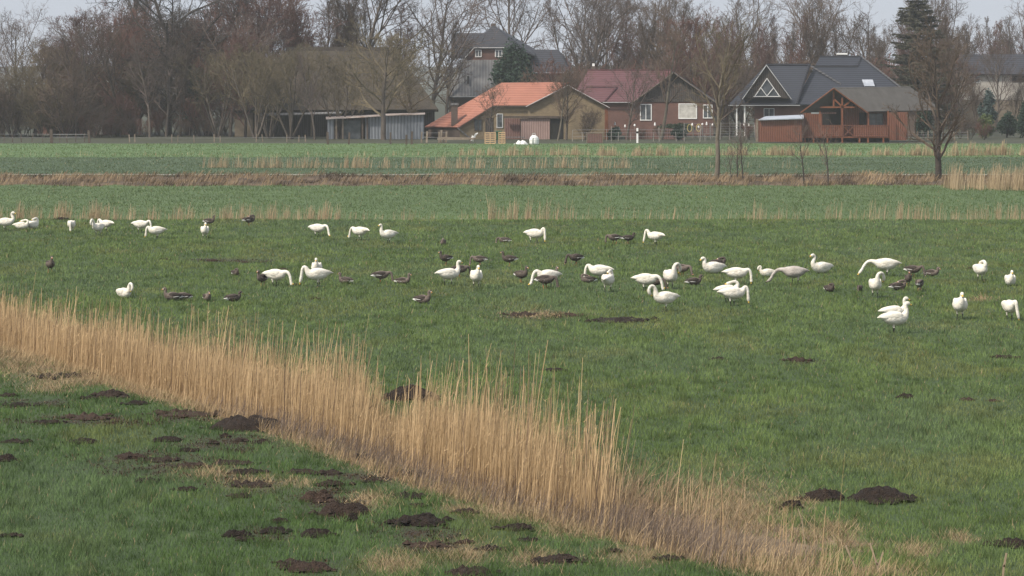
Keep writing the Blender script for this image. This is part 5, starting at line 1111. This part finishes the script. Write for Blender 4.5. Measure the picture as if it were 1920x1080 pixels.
leaf_cloud('evergreen_shrub', 'dark green bush beside the brown board panel', 'bush', 1272, 362, 2.0, 1.6, 3000, .12, 'needle', 8, .05, .2, 20)
leaf_cloud('ivy_clump', 'dark ivy growing up the twisted tree trunks at left', 'ivy', 356, 383, 3.0, 8.8, 4500, .17, 'ivy', 9, 2.0, .4, 30)
leaf_cloud('hedge', 'low green hedge under the windows of the red roofed house', 'hedge', 1265, 378, 5.0, 1.7, 5000, .12, 'ivy', 10, .05, .0, 40)
leaf_cloud('conifer', 'dark conifer tip behind the russet tree above the thatched roof', 'evergreen', 555, 404, 5.0, 14.0, 6000, .2, 'needle', 12, 4, .7, 44)

# tall spruce behind the cabin
def spruce(label, px, d, H, W, seed):
    rs = np.random.RandomState(seed); x = (px - 960) / FPX * d; o = thing('spruce', label, 'spruce', (x, d, gzf(x, d)))
    S_ = [(0, 0, -.1, 0, 0, H, .26, .03)]; C, U, Wv = [], [], []
    z = 1.6
    while z < H - .3:
        f = 1 - (z / H); L0 = W / 2 * (f ** .55) + .2
        for k in range(6):
            a = rs.rand() * 6.28; L = L0 * (.45 + .65 * rs.rand()); dr = .35 * f; pts = [np.array([math.cos(a) * L * u, math.sin(a) * L * u, z - dr * L * u * (1.3 - u) * 1.2 + .06 * L * u * u]) for u in (0, .35, .7, 1)]
            for p, q in zip(pts[:-1], pts[1:]): S_.append((*p, *q, .035, .02))
            nn = int(18 + 34 * L)
            uu = rs.rand(nn) ** .7; base = np.array([np.interp(uu, (0, .35, .7, 1), [p[j] for p in pts]) for j in range(3)]).T
            t = np.array([math.cos(a), math.sin(a), -.2]); side = np.array([-math.sin(a), math.cos(a), 0])
            for b0 in base:
                dv = t * .4 + side * rs.randn() * .7 + np.array([0, 0, -.55 * rs.rand()]); dv /= np.linalg.norm(dv); C.append(b0); U.append(dv * (.28 + .25 * rs.rand())); v = np.cross(dv, rs.randn(3)); Wv.append(v / np.linalg.norm(v) * .06)
        z += .2 + .16 * rs.rand()
    C, U, Wv = np.array(C), np.array(U), np.array(Wv); n = len(C)
    V = np.stack([C - Wv * .4, C + U * .5 + Wv, C + U, C + U * .5 - Wv], 1).reshape(-1, 3)
    link_mesh('foliage', np_mesh('foliage', V, np.arange(4 * n).reshape(-1, 4)), M['spruce'], o); link_mesh('trunk', seg_mesh('trunk', S_, 5), M['bark_dark'], o)
spruce('tall dark spruce with drooping boughs behind the cabin', 1722, 390, 17.8, 11.5, 5)

# distant wooded skyline
mb_v, mb_f = [], []
xs = np.linspace(-900, 900, 700); top = 9.5 + 5 * (fbm(xs / 40, xs * 0, 3) - .5) + 2.0 * (fbm(xs / 5, xs * 0 + 4, 2) - .5)
nn = len(xs); V = np.concatenate([np.stack([xs, xs * 0 + 1900, xs * 0 - 1], 1), np.stack([xs, xs * 0 + 1908 + 6 * fbm(xs / 3, xs * 0 + 9, 2), top], 1), np.stack([xs, xs * 0 + 1990, top * .9], 1), np.stack([xs, xs * 0 + 1999, xs * 0 - 1], 1)])
i = np.arange(nn - 1); F = np.concatenate([np.stack([i + k * nn, i + 1 + k * nn, i + 1 + (k + 1) * nn, i + (k + 1) * nn], 1) for k in range(3)])
tag(link_mesh('far_wood', np_mesh('far_wood', V, F), mat('far_wood', (.03, .035, .03), (.06, .06, .05), .12, .95, .8, .6)), 'distant bluish strip of woodland on the horizon', 'wood', kind='stuff')

# the air
hz = MB(); hz.box((-2900, -70, -1.6), (2900, 2200, 32)); hz = hz.build('haze', bpy.data.materials.new('haze')); hm = hz.data.materials[0]; hm.use_nodes = True
hn = hm.node_tree; hn.nodes.remove(hn.nodes['Principled BSDF']); pv = hn.nodes.new('ShaderNodeVolumePrincipled'); pv.inputs['Color'].default_value = (.93, .96, 1, 1); pv.inputs['Density'].default_value = .00016; pv.inputs['Anisotropy'].default_value = 0.0
hn.links.new(pv.outputs[0], hn.nodes['Material Output'].inputs['Volume'])
tag(hz, 'thin winter haze', 'haze', kind='stuff')
